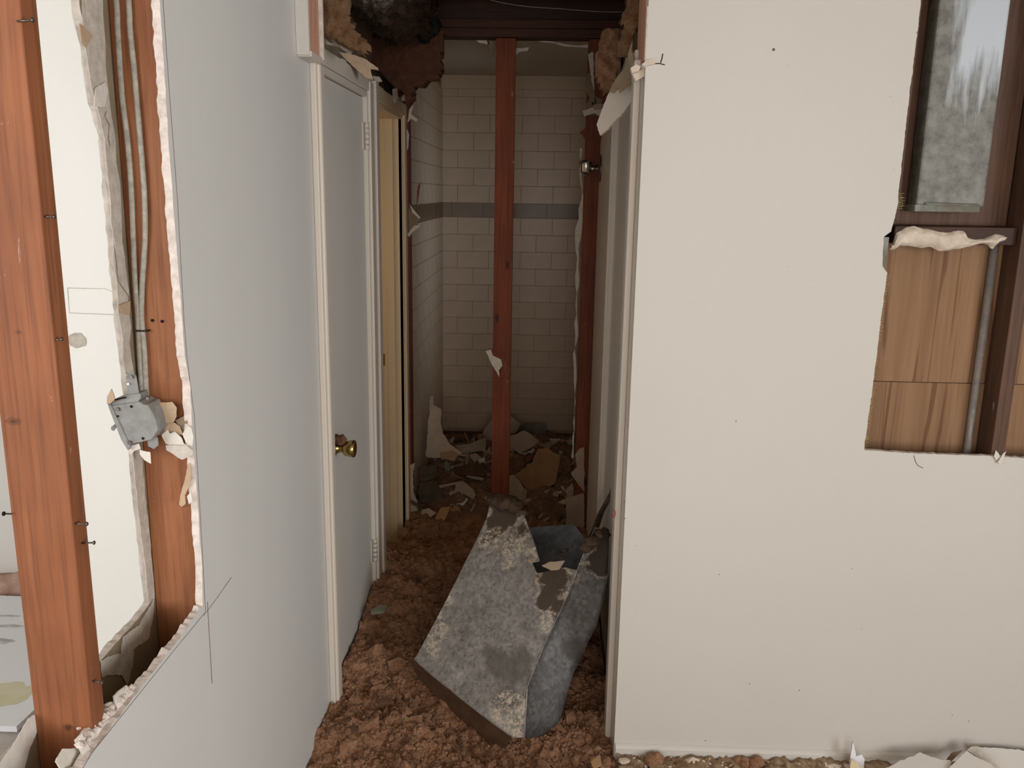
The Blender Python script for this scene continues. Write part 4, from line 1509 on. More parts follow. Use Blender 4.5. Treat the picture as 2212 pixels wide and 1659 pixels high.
o = slab('insulation_batt', [(1284, 120), (1300, 60), (1345, 60), (1340, 130), (1336, 160), (1318, 196), (1300, 210), (1286, 170)], 3.1, 0.06, M['insul'], 23, 0.02, 18, 0.010)
tag(o, 'dark brown insulation hanging in the shadow behind the right header stub', 'insulation')

# hanging drywall flap on the right and torn brown paper
n_ = Vector((-0.55, -0.8, 0.2))
p0 = on(1335, 230, 1, 2.72)
o = chip_px('drywall_flap', [(1314, 202), (1330, 196), (1348, 190), (1372, 180), (1378, 196), (1362, 222), (1340, 250), (1310, 280), (1296, 293), (1289, 270), (1300, 236)], p0, n_, 0.008, [M['trim'], M['gypsum'], M['paper']], None, 171)
tag(o, 'pale drywall flap hanging under the torn top of the right hall wall', 'drywall')
o = chip_px('torn_cardboard', [(1316, 200), (1322, 182), (1336, 162), (1352, 146), (1360, 130), (1366, 150), (1372, 176), (1350, 190), (1338, 200), (1336, 190), (1326, 202)], on(1340, 180, 1, 2.66), (-0.4, -0.9, 0.1), 0.003, [M['paper'], M['paper']], None, 172)
tag(o, 'torn brown paper above the pale hanging drywall flap', 'paper')
o = chip_px('torn_cardboard', [(1356, 118), (1366, 88), (1364, 110), (1372, 140), (1374, 174), (1368, 178), (1360, 142)], on(1364, 140, 1, 2.55), (-0.5, -0.9, 0.0), 0.003, [M['paper'], M['paper']], None, 173)
tag(o, 'narrow brown paper strip hanging next to the right header stub wood', 'paper')
# left torn board above the first door
o = chip_px('torn_cardboard', [(730, 112), (750, 114), (790, 128), (816, 146), (818, 152), (800, 148), (806, 172), (790, 168), (760, 140)], on(770, 135, 1, 2.95), (0.8, -0.6, 0.1), 0.003, [M['paper_tan'], M['paper']], None, 174)
tag(o, 'curled brown paper strip over the casing of the closed door', 'paper')
o = chip_px('drywall_scrap', [(706, 78), (742, 84), (752, 92), (764, 108), (760, 116), (738, 100), (708, 94)], on(730, 92, 1, 2.60), (0.8, -0.6, 0.1), 0.01, [M['gypsum_grey'], M['gypsum'], M['paper']], None, 175)
tag(o, 'broken gypsum lip under the tan insulation at upper left', 'scrap')
o = chip_px('drywall_scrap', [(806, 164), (820, 166), (826, 176), (818, 178), (808, 172)], on(816, 172, 1, 3.45), (0.8, -0.6, 0.1), 0.008, [M['gypsum'], M['gypsum'], M['paper']], None, 176)
tag(o, 'small pale gypsum chip above the second doorway casing', 'scrap')
for k, pl in enumerate(([(850, 192), (858, 190), (860, 212), (854, 222), (850, 206)], [(870, 208), (874, 204), (876, 218), (870, 218)])):
    o = chip_px('drywall_scrap', pl, on(856, 206, 0, XL + 0.02), (1, -0.2, 0), 0.004, [M['gypsum_grey'], M['gypsum_grey']], None, 178 + k)
    tag(o, ('dangling grey plaster shred left of the red insulation tip', 'tiny plaster shred right at the red insulation tip')[k], 'scrap')

# ---- chrome bracket on the right hall wall
bx = thing('wall_bracket', on(1290, 363, 0, XR), 'shiny chrome bracket fixed high on the right hall wall', 'bracket')
bc = on(1296, 363, 0, XR)
bc = Vector((XR, 4.02, on(1298, 364, 0, XR).z))
bm = bmesh.new()
lathe(bm, bc, (-1, 0, 0), [(0, 0.060), (0.003, 0.060), (0.007, 0.052), (0.010, 0.024), (0.013, 0.018), (0.026, 0.012), (0.030, 0.012)], 24)
build('wall_flange', bm, M['chrome_dull'], bx)
bm = bmesh.new()
lathe(bm, bc + Vector((-0.027, 0, 0)), (-1, 0, 0), [(0, 0.012), (0.004, 0.016), (0.010, 0.017), (0.016, 0.013), (0.022, 0.010)], 18)
build('bracket_neck', bm, M['chrome'], bx)
bm = bmesh.new()
cc = bc + Vector((-0.066, 0, 0.006))
lathe(bm, cc - Vector((0, 0, 0.030)), (0, 0, 1), [(0, 0.016), (0.004, 0.022), (0.008, 0.0245), (0.050, 0.0255), (0.056, 0.024), (0.058, 0.018)], 24)
build('bracket_cup', bm, M['chrome'], bx)
bm = bmesh.new()
cyl(bm, cc - Vector((0, 0, 0.046)), cc - Vector((0, 0, 0.028)), 0.004, 0.006, seg=10)
build('cup_screw', bm, M['chrome_dull'], bx)

# flake stuck on the middle stud
o = chip('drywall_flake', [on(x, y, 1, EY - 0.012) for x, y in ((1048, 758), (1060, 754), (1064, 768), (1082, 776), (1086, 790), (1078, 800), (1080, 815), (1064, 790))], (0.1, -1, 0.2), 0.006, [M['paper_white'], M['gypsum'], M['paper']], None, 181)
tag(o, 'torn white drywall flake hooked on the middle stud', 'scrap')
o = chip('paper_flap', [on(x, y, 1, EY - 0.006) for x, y in ((1056, 752), (1082, 756), (1088, 776), (1102, 800), (1096, 822), (1082, 812), (1086, 788), (1068, 768))], (0.1, -1, 0.2), 0.0016, [M['stud_red'], M['paper']], None, 182)
tag(o, 'brown paper shred behind the white flake on the middle stud', 'paper')

# ================================================================ INSULATION ON THE FLOOR
def base_h(x, y):
    t = (x - XL) / (XR - XL)
    hl = 0.112 + 0.05 * math.exp(-((y - 3.3) / 0.4) ** 2) - 0.01 * (y - 2.5)
    hr = 0.035 + 0.02 * math.sin(y * 2.1)
    h = hl + (hr - hl) * max(0.0, min(1.0, t))
    # hollow in front of the lower edge of the metal duct
    ax, ay, bx_, by_ = -0.40, 2.60, -0.08, 2.30
    tt = max(0.0, min(1.0, ((x - ax) * (bx_ - ax) + (y - ay) * (by_ - ay)) / ((bx_ - ax) ** 2 + (by_ - ay) ** 2)))
    dd = math.hypot(x - ax - tt * (bx_ - ax), y - ay - tt * (by_ - ay))
    h -= 0.06 * math.exp(-(dd / 0.085) ** 2)
    if y < 2.35:
        h *= max(0.25, 1 - (2.35 - y) * 0.5)
    return h


def ins_h(x, y):
    q = Vector((x * 5.0, y * 5.0, 0.3))
    wob = Vector((noise.noise(q * 1.3), noise.noise(q * 1.3 + Vector((9, 0, 0))), 0)) * 0.25
    h = base_h(x, y) + 0.034 * fbm(q * 0.7, 2)
    far = max(0.3, min(1.0, (y - 2.3) / 0.9))
    h += 0.026 * far * (billow((q + wob) * 1.2, 2) - 0.4)
    q2 = q * 2.6 + Vector((noise.noise(q * 5), noise.noise(q * 5 + Vector((5, 2, 1))), 0)) * 0.5
    h += 0.011 * (1.3 * abs(noise.noise(q2)) * 2 - 0.5 + 0.6 * noise.noise(q2 * 2.1))
    h += 0.007 * fbm(q * 9, 2)
    h += 0.005 * noise.noise(q * 30)
    return h


x0, x1 = XL - 0.004, 0.62
RES = 0.0052
nx = int((x1 - x0) / RES)
ya, yb_ = 1.95, EY + 0.06
ny = int((yb_ - ya) / RES)
vid = {}
verts, faces = [], []


def ok(x, y):
    if x > XR + 0.004 and y > DY - 0.002:
        return False
    if x > XR:
        # spill round the right corner
        return y > 1.95
    return True


for j in range(ny + 1):
    y = ya + j * RES
    for i in range(nx + 1):
        x = x0 + i * RES
        if not ok(x, y):
            continue
        h = ins_h(x, y)
        if x > XR - 0.05 and y < DY:
            f = max(0.0, 1 - (x - (XR - 0.05)) / 0.24)
            h = h * f - 0.02 * (1 - f)
        vid[(i, j)] = len(verts)
        verts.append((x + 0.004 * noise.noise(Vector((x * 90, y * 90, 3))), y + 0.004 * noise.noise(Vector((x * 90, y * 90, 8))), h))
for j in range(ny):
    for i in range(nx):
        k = [vid.get(q) for q in ((i, j), (i + 1, j), (i + 1, j + 1), (i, j + 1))]
        if None not in k and max(verts[q][2] for q in k) > -0.01:
            faces.append(k)
# loose crumbs and clumps on top, and pale fibres
rng = random.Random(42)


def crumb(seed, sub, amp, jit):
    t = bmesh.new()
    r_ = random.Random(seed)
    lump(t, (0, 0, 0), 1.0, seed * 1.7, amp, sub, (1, 1, 1), fr=1.8)
    t.verts.ensure_lookup_table()
    V = [v.co + Vector((r_.uniform(-1, 1), r_.uniform(-1, 1), r_.uniform(-1, 1))) * jit for v in t.verts]
    F = [[v.index for v in f.verts] for f in t.faces]
    t.free()
    return V, F


tiny = [crumb(k, 0, 0.5, 0.30) for k in range(20)] if False else []
for k in range(20):
    r_ = random.Random(k)
    t = bmesh.new()
    bmesh.ops.create_icosphere(t, subdivisions=1, radius=1.0)
    V = [v.co * r_.uniform(0.62, 1.3) for v in t.verts]
    F = [[v.index for v in f.verts] for f in t.faces]
    t.free()
    tiny.append((V, F))
small = [crumb(k, 1, 0.6, 0.22) for k in range(14)]
smooth_n = len(faces)


def strew(n, rad, pool, ybias, sink):
    for k in range(n):
        y = 1.98 + (EY - 2.05) * rng.random() ** ybias
        x = rng.uniform(XL + 0.008, XR - 0.010) if y > DY - 0.03 else rng.uniform(XL + 0.01, XR + 0.12)
        r = rad * rng.uniform(0.55, 1.5)
        V, F = rng.choice(pool)
        R_ = Matrix.Rotation(rng.random() * 6.28, 3, 'Z') @ Matrix.Rotation(rng.random() * 3.1, 3, 'X')
        R_ = R_ @ Matrix.Diagonal((r * rng.uniform(0.8, 1.5), r, r * 0.8))
        z = ins_h(x, y)
        if x > XR - 0.05 and y < DY:
            f = max(0.0, 1 - (x - (XR - 0.05)) / 0.24)
            z = z * f - 0.02 * (1 - f)
        c = Vector((x, y, z + r * sink))
        o_ = len(verts)
        for v in V:
            p = R_ @ v + c
            verts.append((max(p.x, XL + 0.001), p.y, p.z))
        for f in F:
            faces.append((f[0] + o_, f[1] + o_, f[2] + o_))


strew(18000, 0.0036, tiny, 1.5, 0.3)
strew(8000, 0.0056, tiny, 1.4, 0.3)
strew(1500, 0.0085, tiny, 1.6, 0.15)
strew(320, 0.014, small, 1.3, 0.0)
for k in range(3600):
    y = 1.98 + (EY - 2.05) * rng.random() ** 1.8
    x = rng.uniform(XL + 0.02, XR - 0.02)
    a = rng.random() * 6.28
    L_ = rng.uniform(0.004, 0.013)
    d = Vector((math.cos(a), math.sin(a), rng.uniform(-0.2, 0.9))) * L_
    p = Vector((x, y, ins_h(x, y) + rng.uniform(0.001, 0.008)))
    n_ = Vector((-d.y, d.x, 0)).normalized() * 0.0005
    o_ = len(verts)
    m_ = p + d * 0.5 + Vector((0, 0, L_ * 0.2))
    verts += [tuple(p - n_), tuple(p + n_), tuple(m_ + n_), tuple(m_ - n_), tuple(p + d)]
    faces += [[o_, o_ + 1, o_ + 2, o_ + 3], [o_ + 3, o_ + 2, o_ + 4]]
me = bpy.data.meshes.new('blown_insulation')
me.from_pydata(verts, [], faces)
me.materials.append(M['insul'])
for p in me.polygons[:smooth_n]:
    p.use_smooth = True
o = link('blown_insulation', me)
tag(o, 'lumpy reddish brown blown insulation covering the hallway floor', 'insulation', kind='stuff')

# boards and shards half buried in it
for k, (pl, zz, mt, lab) in enumerate((
        ([(760, 1640), (822, 1636), (912, 1637), (910, 1662), (780, 1668)], 0.085, 'cardboard', 'flat brown board scrap on the insulation at the bottom of the photo'),
        ([(738, 1556), (756, 1552), (775, 1578), (752, 1590), (742, 1580)], 0.135, 'cardboard', 'small orange brown chip in the insulation by the left wall foot'),
        ([(812, 1512), (838, 1502), (852, 1516), (818, 1522)], 0.125, 'cardboard', 'thin brown chip on the insulation left of the metal duct'),
        ([(800, 1318), (822, 1306), (836, 1310), (830, 1322), (802, 1326)], 0.19, 'shard_grey', 'grey drywall chip on the insulation beside the closed door'),
        ([(1276, 1644), (1296, 1630), (1300, 1652), (1282, 1662)], 0.05, 'shard_tan', 'tan chip on the insulation at the right corner foot'))):
    n_ = Vector((0.1, -0.25, 1))
    o = chip_px('board_scrap', pl, on(pl[0][0], pl[0][1], 2, zz), n_, 0.005, [M[mt], M[mt]], None, 190 + k)
    tag(o, lab, 'scrap')

# ================================================================ THE SHEET METAL DUCT ON THE FLOOR
A = on(898, 1428, 2, 0.175)
Bp = on(1105, 1592, 2, 0.105)
Dd = on(1062, 1074, 1, 3.02)
fn = (Bp - A).cross(Dd - A).normalized()
if fn.z < 0:
    fn = -fn
front_px = [(898, 1420), (901, 1430), (985, 1499), (1077, 1570), (1098, 1588), (1112, 1593), (1133, 1593), (1136, 1540), (1139, 1483), (1156, 1440), (1176, 1391), (1202, 1336), (1227, 1285), (1246, 1232), (1222, 1226), (1196, 1228), (1178, 1236), (1160, 1238), (1150, 1216),
            (1166, 1212), (1154, 1171), (1142, 1140), (1132, 1112), (1122, 1094), (1113, 1079), (1096, 1082), (1080, 1073), (1060, 1072), (1056, 1098), (1051, 1120), (1038, 1148), (1025, 1175), (1003, 1218), (981, 1263), (958, 1308), (933, 1355)]
dct = thing('sheet_metal_duct', (Bp + A) / 2 - Vector((0, 0, 0.05)), 'large dirty galvanised duct boot lying open on the hallway insulation', 'duct')


def panel(bm, pts, n, th):
    """thin metal panel; denser surface so dents read"""
    c = sum(pts, Vector()) / len(pts)
    u = (pts[len(pts) // 2] - pts[0]).normalized()
    v = n.cross(u)
    q = [Vector(((p - c).dot(u), (p - c).dot(v), 0)) for p in pts]
    f0 = [bm.verts.new(p) for p in pts]
    f1 = [bm.verts.new(p - n * th) for p in pts]
    for t in tessellate_polygon([q]):
        try:
            bm.faces.new([f0[i] for i in t])
            bm.faces.new([f1[i] for i in reversed(t)])
        except ValueError:
            pass
    m = len(pts)
    for i in range(m):
        j = (i + 1) % m
        bm.faces.new((f0[i], f0[j], f1[j], f1[i]))
    bmesh.ops.recalc_face_normals(bm, faces=bm.faces)


Fp = lambda x, y: onp(x, y, A, fn)
bm = bmesh.new()
panel(bm, [Fp(x, y) for x, y in front_px], fn, 0.0015)
front_o = build('front_panel', bm, M['galv'], dct)
# side panel: folds back from the right edge of the front panel
Sp = lambda x, y: on(x, y, 1, 2.43 + (1592 - y) / 440 * 0.285)
fold_px = [(1133, 1593), (1136, 1540), (1139, 1483), (1156, 1440), (1176, 1391), (1202, 1336), (1227, 1285), (1246, 1235), (1256, 1208), (1272, 1172), (1286, 1138)]
out_px = [(1168, 1592), (1192, 1572), (1209, 1558), (1224, 1506), (1238, 1454), (1262, 1404), (1289, 1351), (1302, 1302), (1311, 1255), (1315, 1200), (1316, 1152)]
bm = bmesh.new()
cols_ = []
for (a, b_) in zip(fold_px, out_px):
    p, q = Fp(*a), Sp(*b_)
    cols_.append([bm.verts.new(p.lerp(q, t / 6) + Vector((0.003, -0.003, 0.002)) * math.sin(math.pi * t / 6)) for t in range(7)])
for a, b_ in zip(cols_, cols_[1:]):
    for t in range(6):
        bm.faces.new((a[t], a[t + 1], b_[t + 1], b_[t])).smooth = True
bmesh.ops.solidify(bm, geom=bm.faces[:], thickness=0.0015)
side_o = build('side_panel', bm, M['galv'], dct)
# left side wall, back panel, inside
dep = 0.30
lw = [Fp(x, y) for x, y in ((898, 1424), (933, 1355), (981, 1263), (1025, 1175), (1051, 1120), (1060, 1072))]
bm = bmesh.new()
a = [bm.verts.new(p) for p in lw]
b_ = [bm.verts.new(p - fn * dep) for p in lw]
for i in range(len(lw) - 1):
    bm.faces.new((a[i], a[i + 1], b_[i + 1], b_[i]))
bmesh.ops.solidify(bm, geom=bm.faces[:], thickness=0.0015)
build('left_panel', bm, M['galv'], dct)
bp = [Fp(905, 1410) - fn * dep, Fp(1095, 1560) - fn * dep * 0.9, Fp(1200, 1330) - fn * dep, Fp(1262, 1150) - fn * dep, Fp(1180, 1050) - fn * dep, Fp(1060, 1060) - fn * dep]
bm = bmesh.new()
panel(bm, bp, fn, 0.0015)
build('back_panel', bm, M['galv'], dct)
# raised fold along the ridge and rolled hem at the lower edge
bm = bmesh.new()
tube(bm, [Fp(x, y) for x, y in ((1133, 1592), (1139, 1483), (1176, 1391), (1227, 1285), (1256, 1208), (1286, 1138))], 0.0017, 8)
fold_o = build('fold', bm, M['galv'], dct)
bm = bmesh.new()
tube(bm, smooth_path([Fp(x, y) for x, y in ((899, 1420), (903, 1432), (985, 1500), (1077, 1571), (1110, 1593))], 4), 0.0022, 8)
hem_o = build('hem', bm, M['galv'], dct)
# curled tatter on the rim of the opening
bm = bmesh.new()
pts = [(1133, 1204), (1144, 1210), (1156, 1226), (1168, 1222), (1178, 1218)]
prev = None
for i, (x, y) in enumerate(pts):
    p = Fp(x, y)
    rr = [bm.verts.new(p + fn * 0.004), bm.verts.new(p + fn * (0.014 + 0.008 * math.sin(i * 1.7)) + Vector((0.004, -0.01, 0)))]
    if prev:
        bm.faces.new((prev[0], rr[0], rr[1], prev[1]))
    prev = rr
bmesh.ops.solidify(bm, geom=bm.faces[:], thickness=0.0014)
build('torn_tatter', bm, M['rust'], dct)
# sooty crumple at the top end
bm = bmesh.new()
for k, (x, y, r) in enumerate(((1070, 1078, 0.03), (1092, 1084, 0.034), (1112, 1092, 0.028), (1124, 1106, 0.02), (1280, 1168, 0.026), (1266, 1180, 0.022), (1300, 1150, 0.022))):
    lump(bm, Fp(x, y) - fn * 0.008, r, k + 30, 0.5, 2, (1, 1, 0.6))
build('dirt_crust', bm, M['rust'], dct, kind='stuff')
# twisted strip sticking up at the right
bm = bmesh.new()
sp_ = [onp(x, y, on(1290, 1120, 0, XR - 0.03), (-0.6, -0.8, 0)) for x, y in ((1258, 1196), (1272, 1176), (1286, 1142), (1298, 1108), (1312, 1082), (1321, 1064), (1323, 1050))]
prev = None
for i, p in enumerate(sp_):
    wv = Vector((0.020 - 0.0024 * i, 0.006 * math.sin(i), 0.008 - 0.001 * i))
    rr = [bm.verts.new(p - wv), bm.verts.new(p + Vector((0, -0.005, 0))), bm.verts.new(p + wv), bm.verts.new(p + Vector((0, 0.004, 0)))]
    if prev:
        for k in range(4):
            bm.faces.new((prev[k], prev[(k + 1) % 4], rr[(k + 1) % 4], rr[k]))
    else:
        bm.faces.new(rr[::-1])
    prev = rr
bm.faces.new(prev)
tag(build('twisted_strip', bm, M['rust'], dct), 'twisted rusty strip sticking up from the duct')


def dirty_galv(name, o, spots, lints, smears=(), base=(160, 155, 150), dark=(124, 118, 112)):
    """galvanised sheet with caked dirt and lint at given places (world points) of the object"""
    org = wloc(o)
    n = NT(name)
    v = n.mapping()
    wv = n.n('ShaderNodeTexNoise')
    wv.inputs['Scale'].default_value = 14
    wv.inputs['Detail'].default_value = 5
    n.l(v, wv.inputs['Vector'])

    def field(L):
        cur = None
        for p, r in L:
            d = n.n('ShaderNodeVectorMath', operation='DISTANCE')
            n.l(v, d.inputs[0])
            d.inputs[1].default_value = Vector(p) - org
            m = n.n('ShaderNodeMath', operation='MULTIPLY_ADD')
            n.l(d.outputs['Value'], m.inputs[0])
            m.inputs[1].default_value = -1.0 / r
            m.inputs[2].default_value = 1.0
            if cur is None:
                cur = m.outputs[0]
            else:
                x = n.n('ShaderNodeMath', operation='MAXIMUM')
                n.l(cur, x.inputs[0])
                n.l(m.outputs[0], x.inputs[1])
                cur = x.outputs[0]
        y = n.n('ShaderNodeMath', operation='MULTIPLY_ADD')
        n.l(wv.outputs['Fac'], y.inputs[0])
        y.inputs[1].default_value = 2.6
        y.inputs[2].default_value = -1.3
        z = n.n('ShaderNodeMath', operation='ADD')
        n.l(cur, z.inputs[0])
        n.l(y.outputs[0], z.inputs[1])
        return z.outputs[0]

    f = n.noise(v, 12, 6, 0.7)
    g = n.noise(v, 75, 4, 0.7)
    vor = n.n('ShaderNodeTexVoronoi')
    vor.inputs['Scale'].default_value = 90
    n.l(v, vor.inputs['Vector'])
    a = n.ramp(f, [(0.3, lin(*dark)), (0.66, lin(*base))])
    vb = n.n('ShaderNodeRGBToBW')
    n.l(vor.outputs['Color'], vb.inputs[0])
    a = n.mix(0.30, a, vb.outputs[0], 'OVERLAY')
    g2 = n.noise(v, 38, 6, 0.75)
    a = n.mix(n.ramp(g2, [(0.50, BW[0]), (0.66, (0.55, 0.55, 0.55, 1))]), a, lin(98, 92, 86))
    a = n.mix(n.ramp(g2, [(0.30, (0.5, 0.5, 0.5, 1)), (0.42, BW[0])]), a, lin(182, 176, 170))
    a = n.mix(n.ramp(g, [(0.60, BW[0]), (0.68, (0.7, 0.7, 0.7, 1))]), a, lin(92, 84, 76))
    if smears:
        a = n.mix(n.ramp(field(smears), [(0.15, BW[0]), (0.6, (0.75, 0.75, 0.75, 1))]), a, lin(98, 92, 86))
    fd = field(spots)
    a = n.mix(n.ramp(fd, [(0.30, BW[0]), (0.48, (0.92, 0.92, 0.92, 1))]), a, lin(78, 62, 50))
    rim = n.ramp(fd, [(0.12, BW[0]), (0.28, BW[1]), (0.52, BW[0])])
    fl = n.ramp(field(lints), [(0.05, BW[0]), (0.3, BW[1])])
    both = n.mix(1.0, rim, fl, 'LIGHTEN')
    h = n.noise(v, 62, 9, 0.88)
    hm = n.ramp(h, [(0.49, BW[0]), (0.54, BW[1])])
    a = n.mix(n.mix(1.0, both, hm, 'MULTIPLY'), a, lin(212, 196, 176))
    n.col(a)
    n.set(0.55, 0.2, 0.5)
    n.bump(n.noise(v, 60, 5, 0.8), 0.22, 0.004)
    o.data.materials[0] = n.m


dirty_galv('front_panel_metal', front_o,
           [(Fp(1092, 1122), 0.13), (Fp(1075, 1085), 0.10), (Fp(1120, 1100), 0.08), (Fp(1200, 1270), 0.10), (Fp(1206, 1310), 0.06), (Fp(1190, 1255), 0.06), (Fp(1180, 1300), 0.05), ],
           [(Fp(955, 1325), 0.035), (Fp(965, 1300), 0.03), (Fp(930, 1385), 0.045), (Fp(940, 1405), 0.03), (Fp(1185, 1340), 0.04), (Fp(1110, 1545), 0.055), (Fp(1100, 1520), 0.05), (Fp(1090, 1570), 0.04), (Fp(1110, 1190), 0.06), (Fp(1060, 1170), 0.05), (Fp(1150, 1200), 0.04), (Fp(1105, 1560), 0.07), (Fp(945, 1365), 0.05)],
           [(Fp(1120, 1450), 0.10), (Fp(1075, 1425), 0.07), (Fp(1145, 1470), 0.05), (Fp(1100, 1500), 0.06)])
dirty_galv('side_panel_metal', side_o, [(Sp(1300, 1170), 0.10), (Sp(1290, 1200), 0.07)], [(Fp(1240, 1250), 0.03), (Fp(1256, 1210), 0.03)], [(Sp(1240, 1400), 0.06)], (146, 144, 142), (112, 108, 106))

for o in (fold_o, hem_o):
    o.data.materials[0] = front_o.data.materials[0]

# flake lying in the opening
o = chip_px('drywall_flake', [(1170, 1222), (1186, 1214), (1220, 1211), (1208, 1230), (1190, 1232)], Fp(1196, 1222) + fn * 0.012, fn + Vector((0.2, -0.3, 0)), 0.006, [M['shard'], M['gypsum']], None, 205)
tag(o, 'pale pink flake lying in the opening of the metal duct', 'scrap')
# brown board under the duct's lower edge
bn = (Bp - A).cross(Vector((0, 0.30, -1))).normalized()
o = chip_px('brown_board', [(884, 1426), (900, 1430), (985, 1502), (1077, 1573), (1104, 1592), (1086, 1624), (1060, 1612), (1000, 1560), (950, 1514), (905, 1466)], A + Vector((0, 0.006, -0.004)), bn, 0.006, [M['cardboard'], M['cardboard']], None, 206)
tag(o, 'dark brown board sticking out under the lower edge of the metal duct', 'board')

# ================================================================ BATHROOM DEBRIS
bm = bmesh.new()
verts, faces = [], []
nxx, nyy = 84, 116
for j in range(nyy + 1):
    for i in range(nxx + 1):
        x = XL + 0.004 + (XR + 0.02 - XL) * i / nxx
        y = EY - 0.05 + (TY - 0.02 - EY) * j / nyy
        q = Vector((x * 6, y * 6, 4.2))
        t = max(0.0, min(1.0, (y - 4.15) / 0.7))
        h = 0.045 + 0.095 * t + 0.04 * math.exp(-((x + 0.05) / 0.3) ** 2) * t + 0.05 * math.exp(-((x + 0.5) / 0.12) ** 2 - ((y - 4.45) / 0.25) ** 2)
        h += 0.026 * fbm(q, 3) + 0.020 * billow(q * 2.4, 3) + 0.006 * noise.noise(q * 20)
        h -= 0.10 * max(0, (y - 5.2))
        verts.append((x, y, max(h, 0.01)))
for j in range(nyy):
    for i in range(nxx):
        k = j * (nxx + 1) + i
        faces.append((k, k + 1, k + nxx + 2, k + nxx + 1))
me = bpy.data.meshes.new('rubble_heap')
me.from_pydata(verts, [], faces)
me.materials.append(M['rubble'])
for p in me.polygons:
    p.use_smooth = True
heap = tag(link('rubble_heap', me), 'dark brown rubble heap on the bathroom floor beyond the hall end', 'rubble', kind='stuff')

bm = bmesh.new()
rng = random.Random(88)
for k in range(240):
    x = rng.uniform(XL + 0.03, XR - 0.03)
    y = rng.uniform(EY + 0.02, 5.3)
    t = max(0.0, min(1.0, (y - 4.15) / 0.7))
    z = 0.06 + 0.10 * t + 0.04 * math.exp(-((x + 0.05) / 0.3) ** 2) * t + rng.uniform(0, 0.03)
    r = rng.choice((0.010, 0.014, 0.018, 0.026, 0.036))
    n_ = Vector((rng.uniform(-0.7, 0.7), rng.uniform(-1, 0.3), rng.uniform(0.3, 1))).normalized()
    u = n_.orthogonal().normalized()
    v_ = n_.cross(u)
    m = rng.randint(4, 7)
    ang = sorted(rng.random() * 6.28 for _ in range(m))
    rr = [r * rng.uniform(0.5, 1.3) for _ in range(m)]
    a = [bm.verts.new(Vector((x, y, z)) + u * q * math.cos(w_) * 1.5 + v_ * q * math.sin(w_)) for w_, q in zip(ang, rr)]
    b_ = [bm.verts.new(p.co - n_ * 0.005) for p in a]
    mi = rng.choice((0, 0, 1, 2, 3))
    for f in [bm.faces.new(a), bm.faces.new(b_[::-1])] + [bm.faces.new((a[i], b_[i], b_[(i + 1) % m], a[(i + 1) % m])) for i in range(m)]:
        f.material_index = mi
bmesh.ops.recalc_face_normals(bm, faces=bm.faces)
build('rubble_chips', bm, [M['shard'], M['shard_tan'], M['gypsum_grey'], M['shard_dark']], heap, kind='stuff')

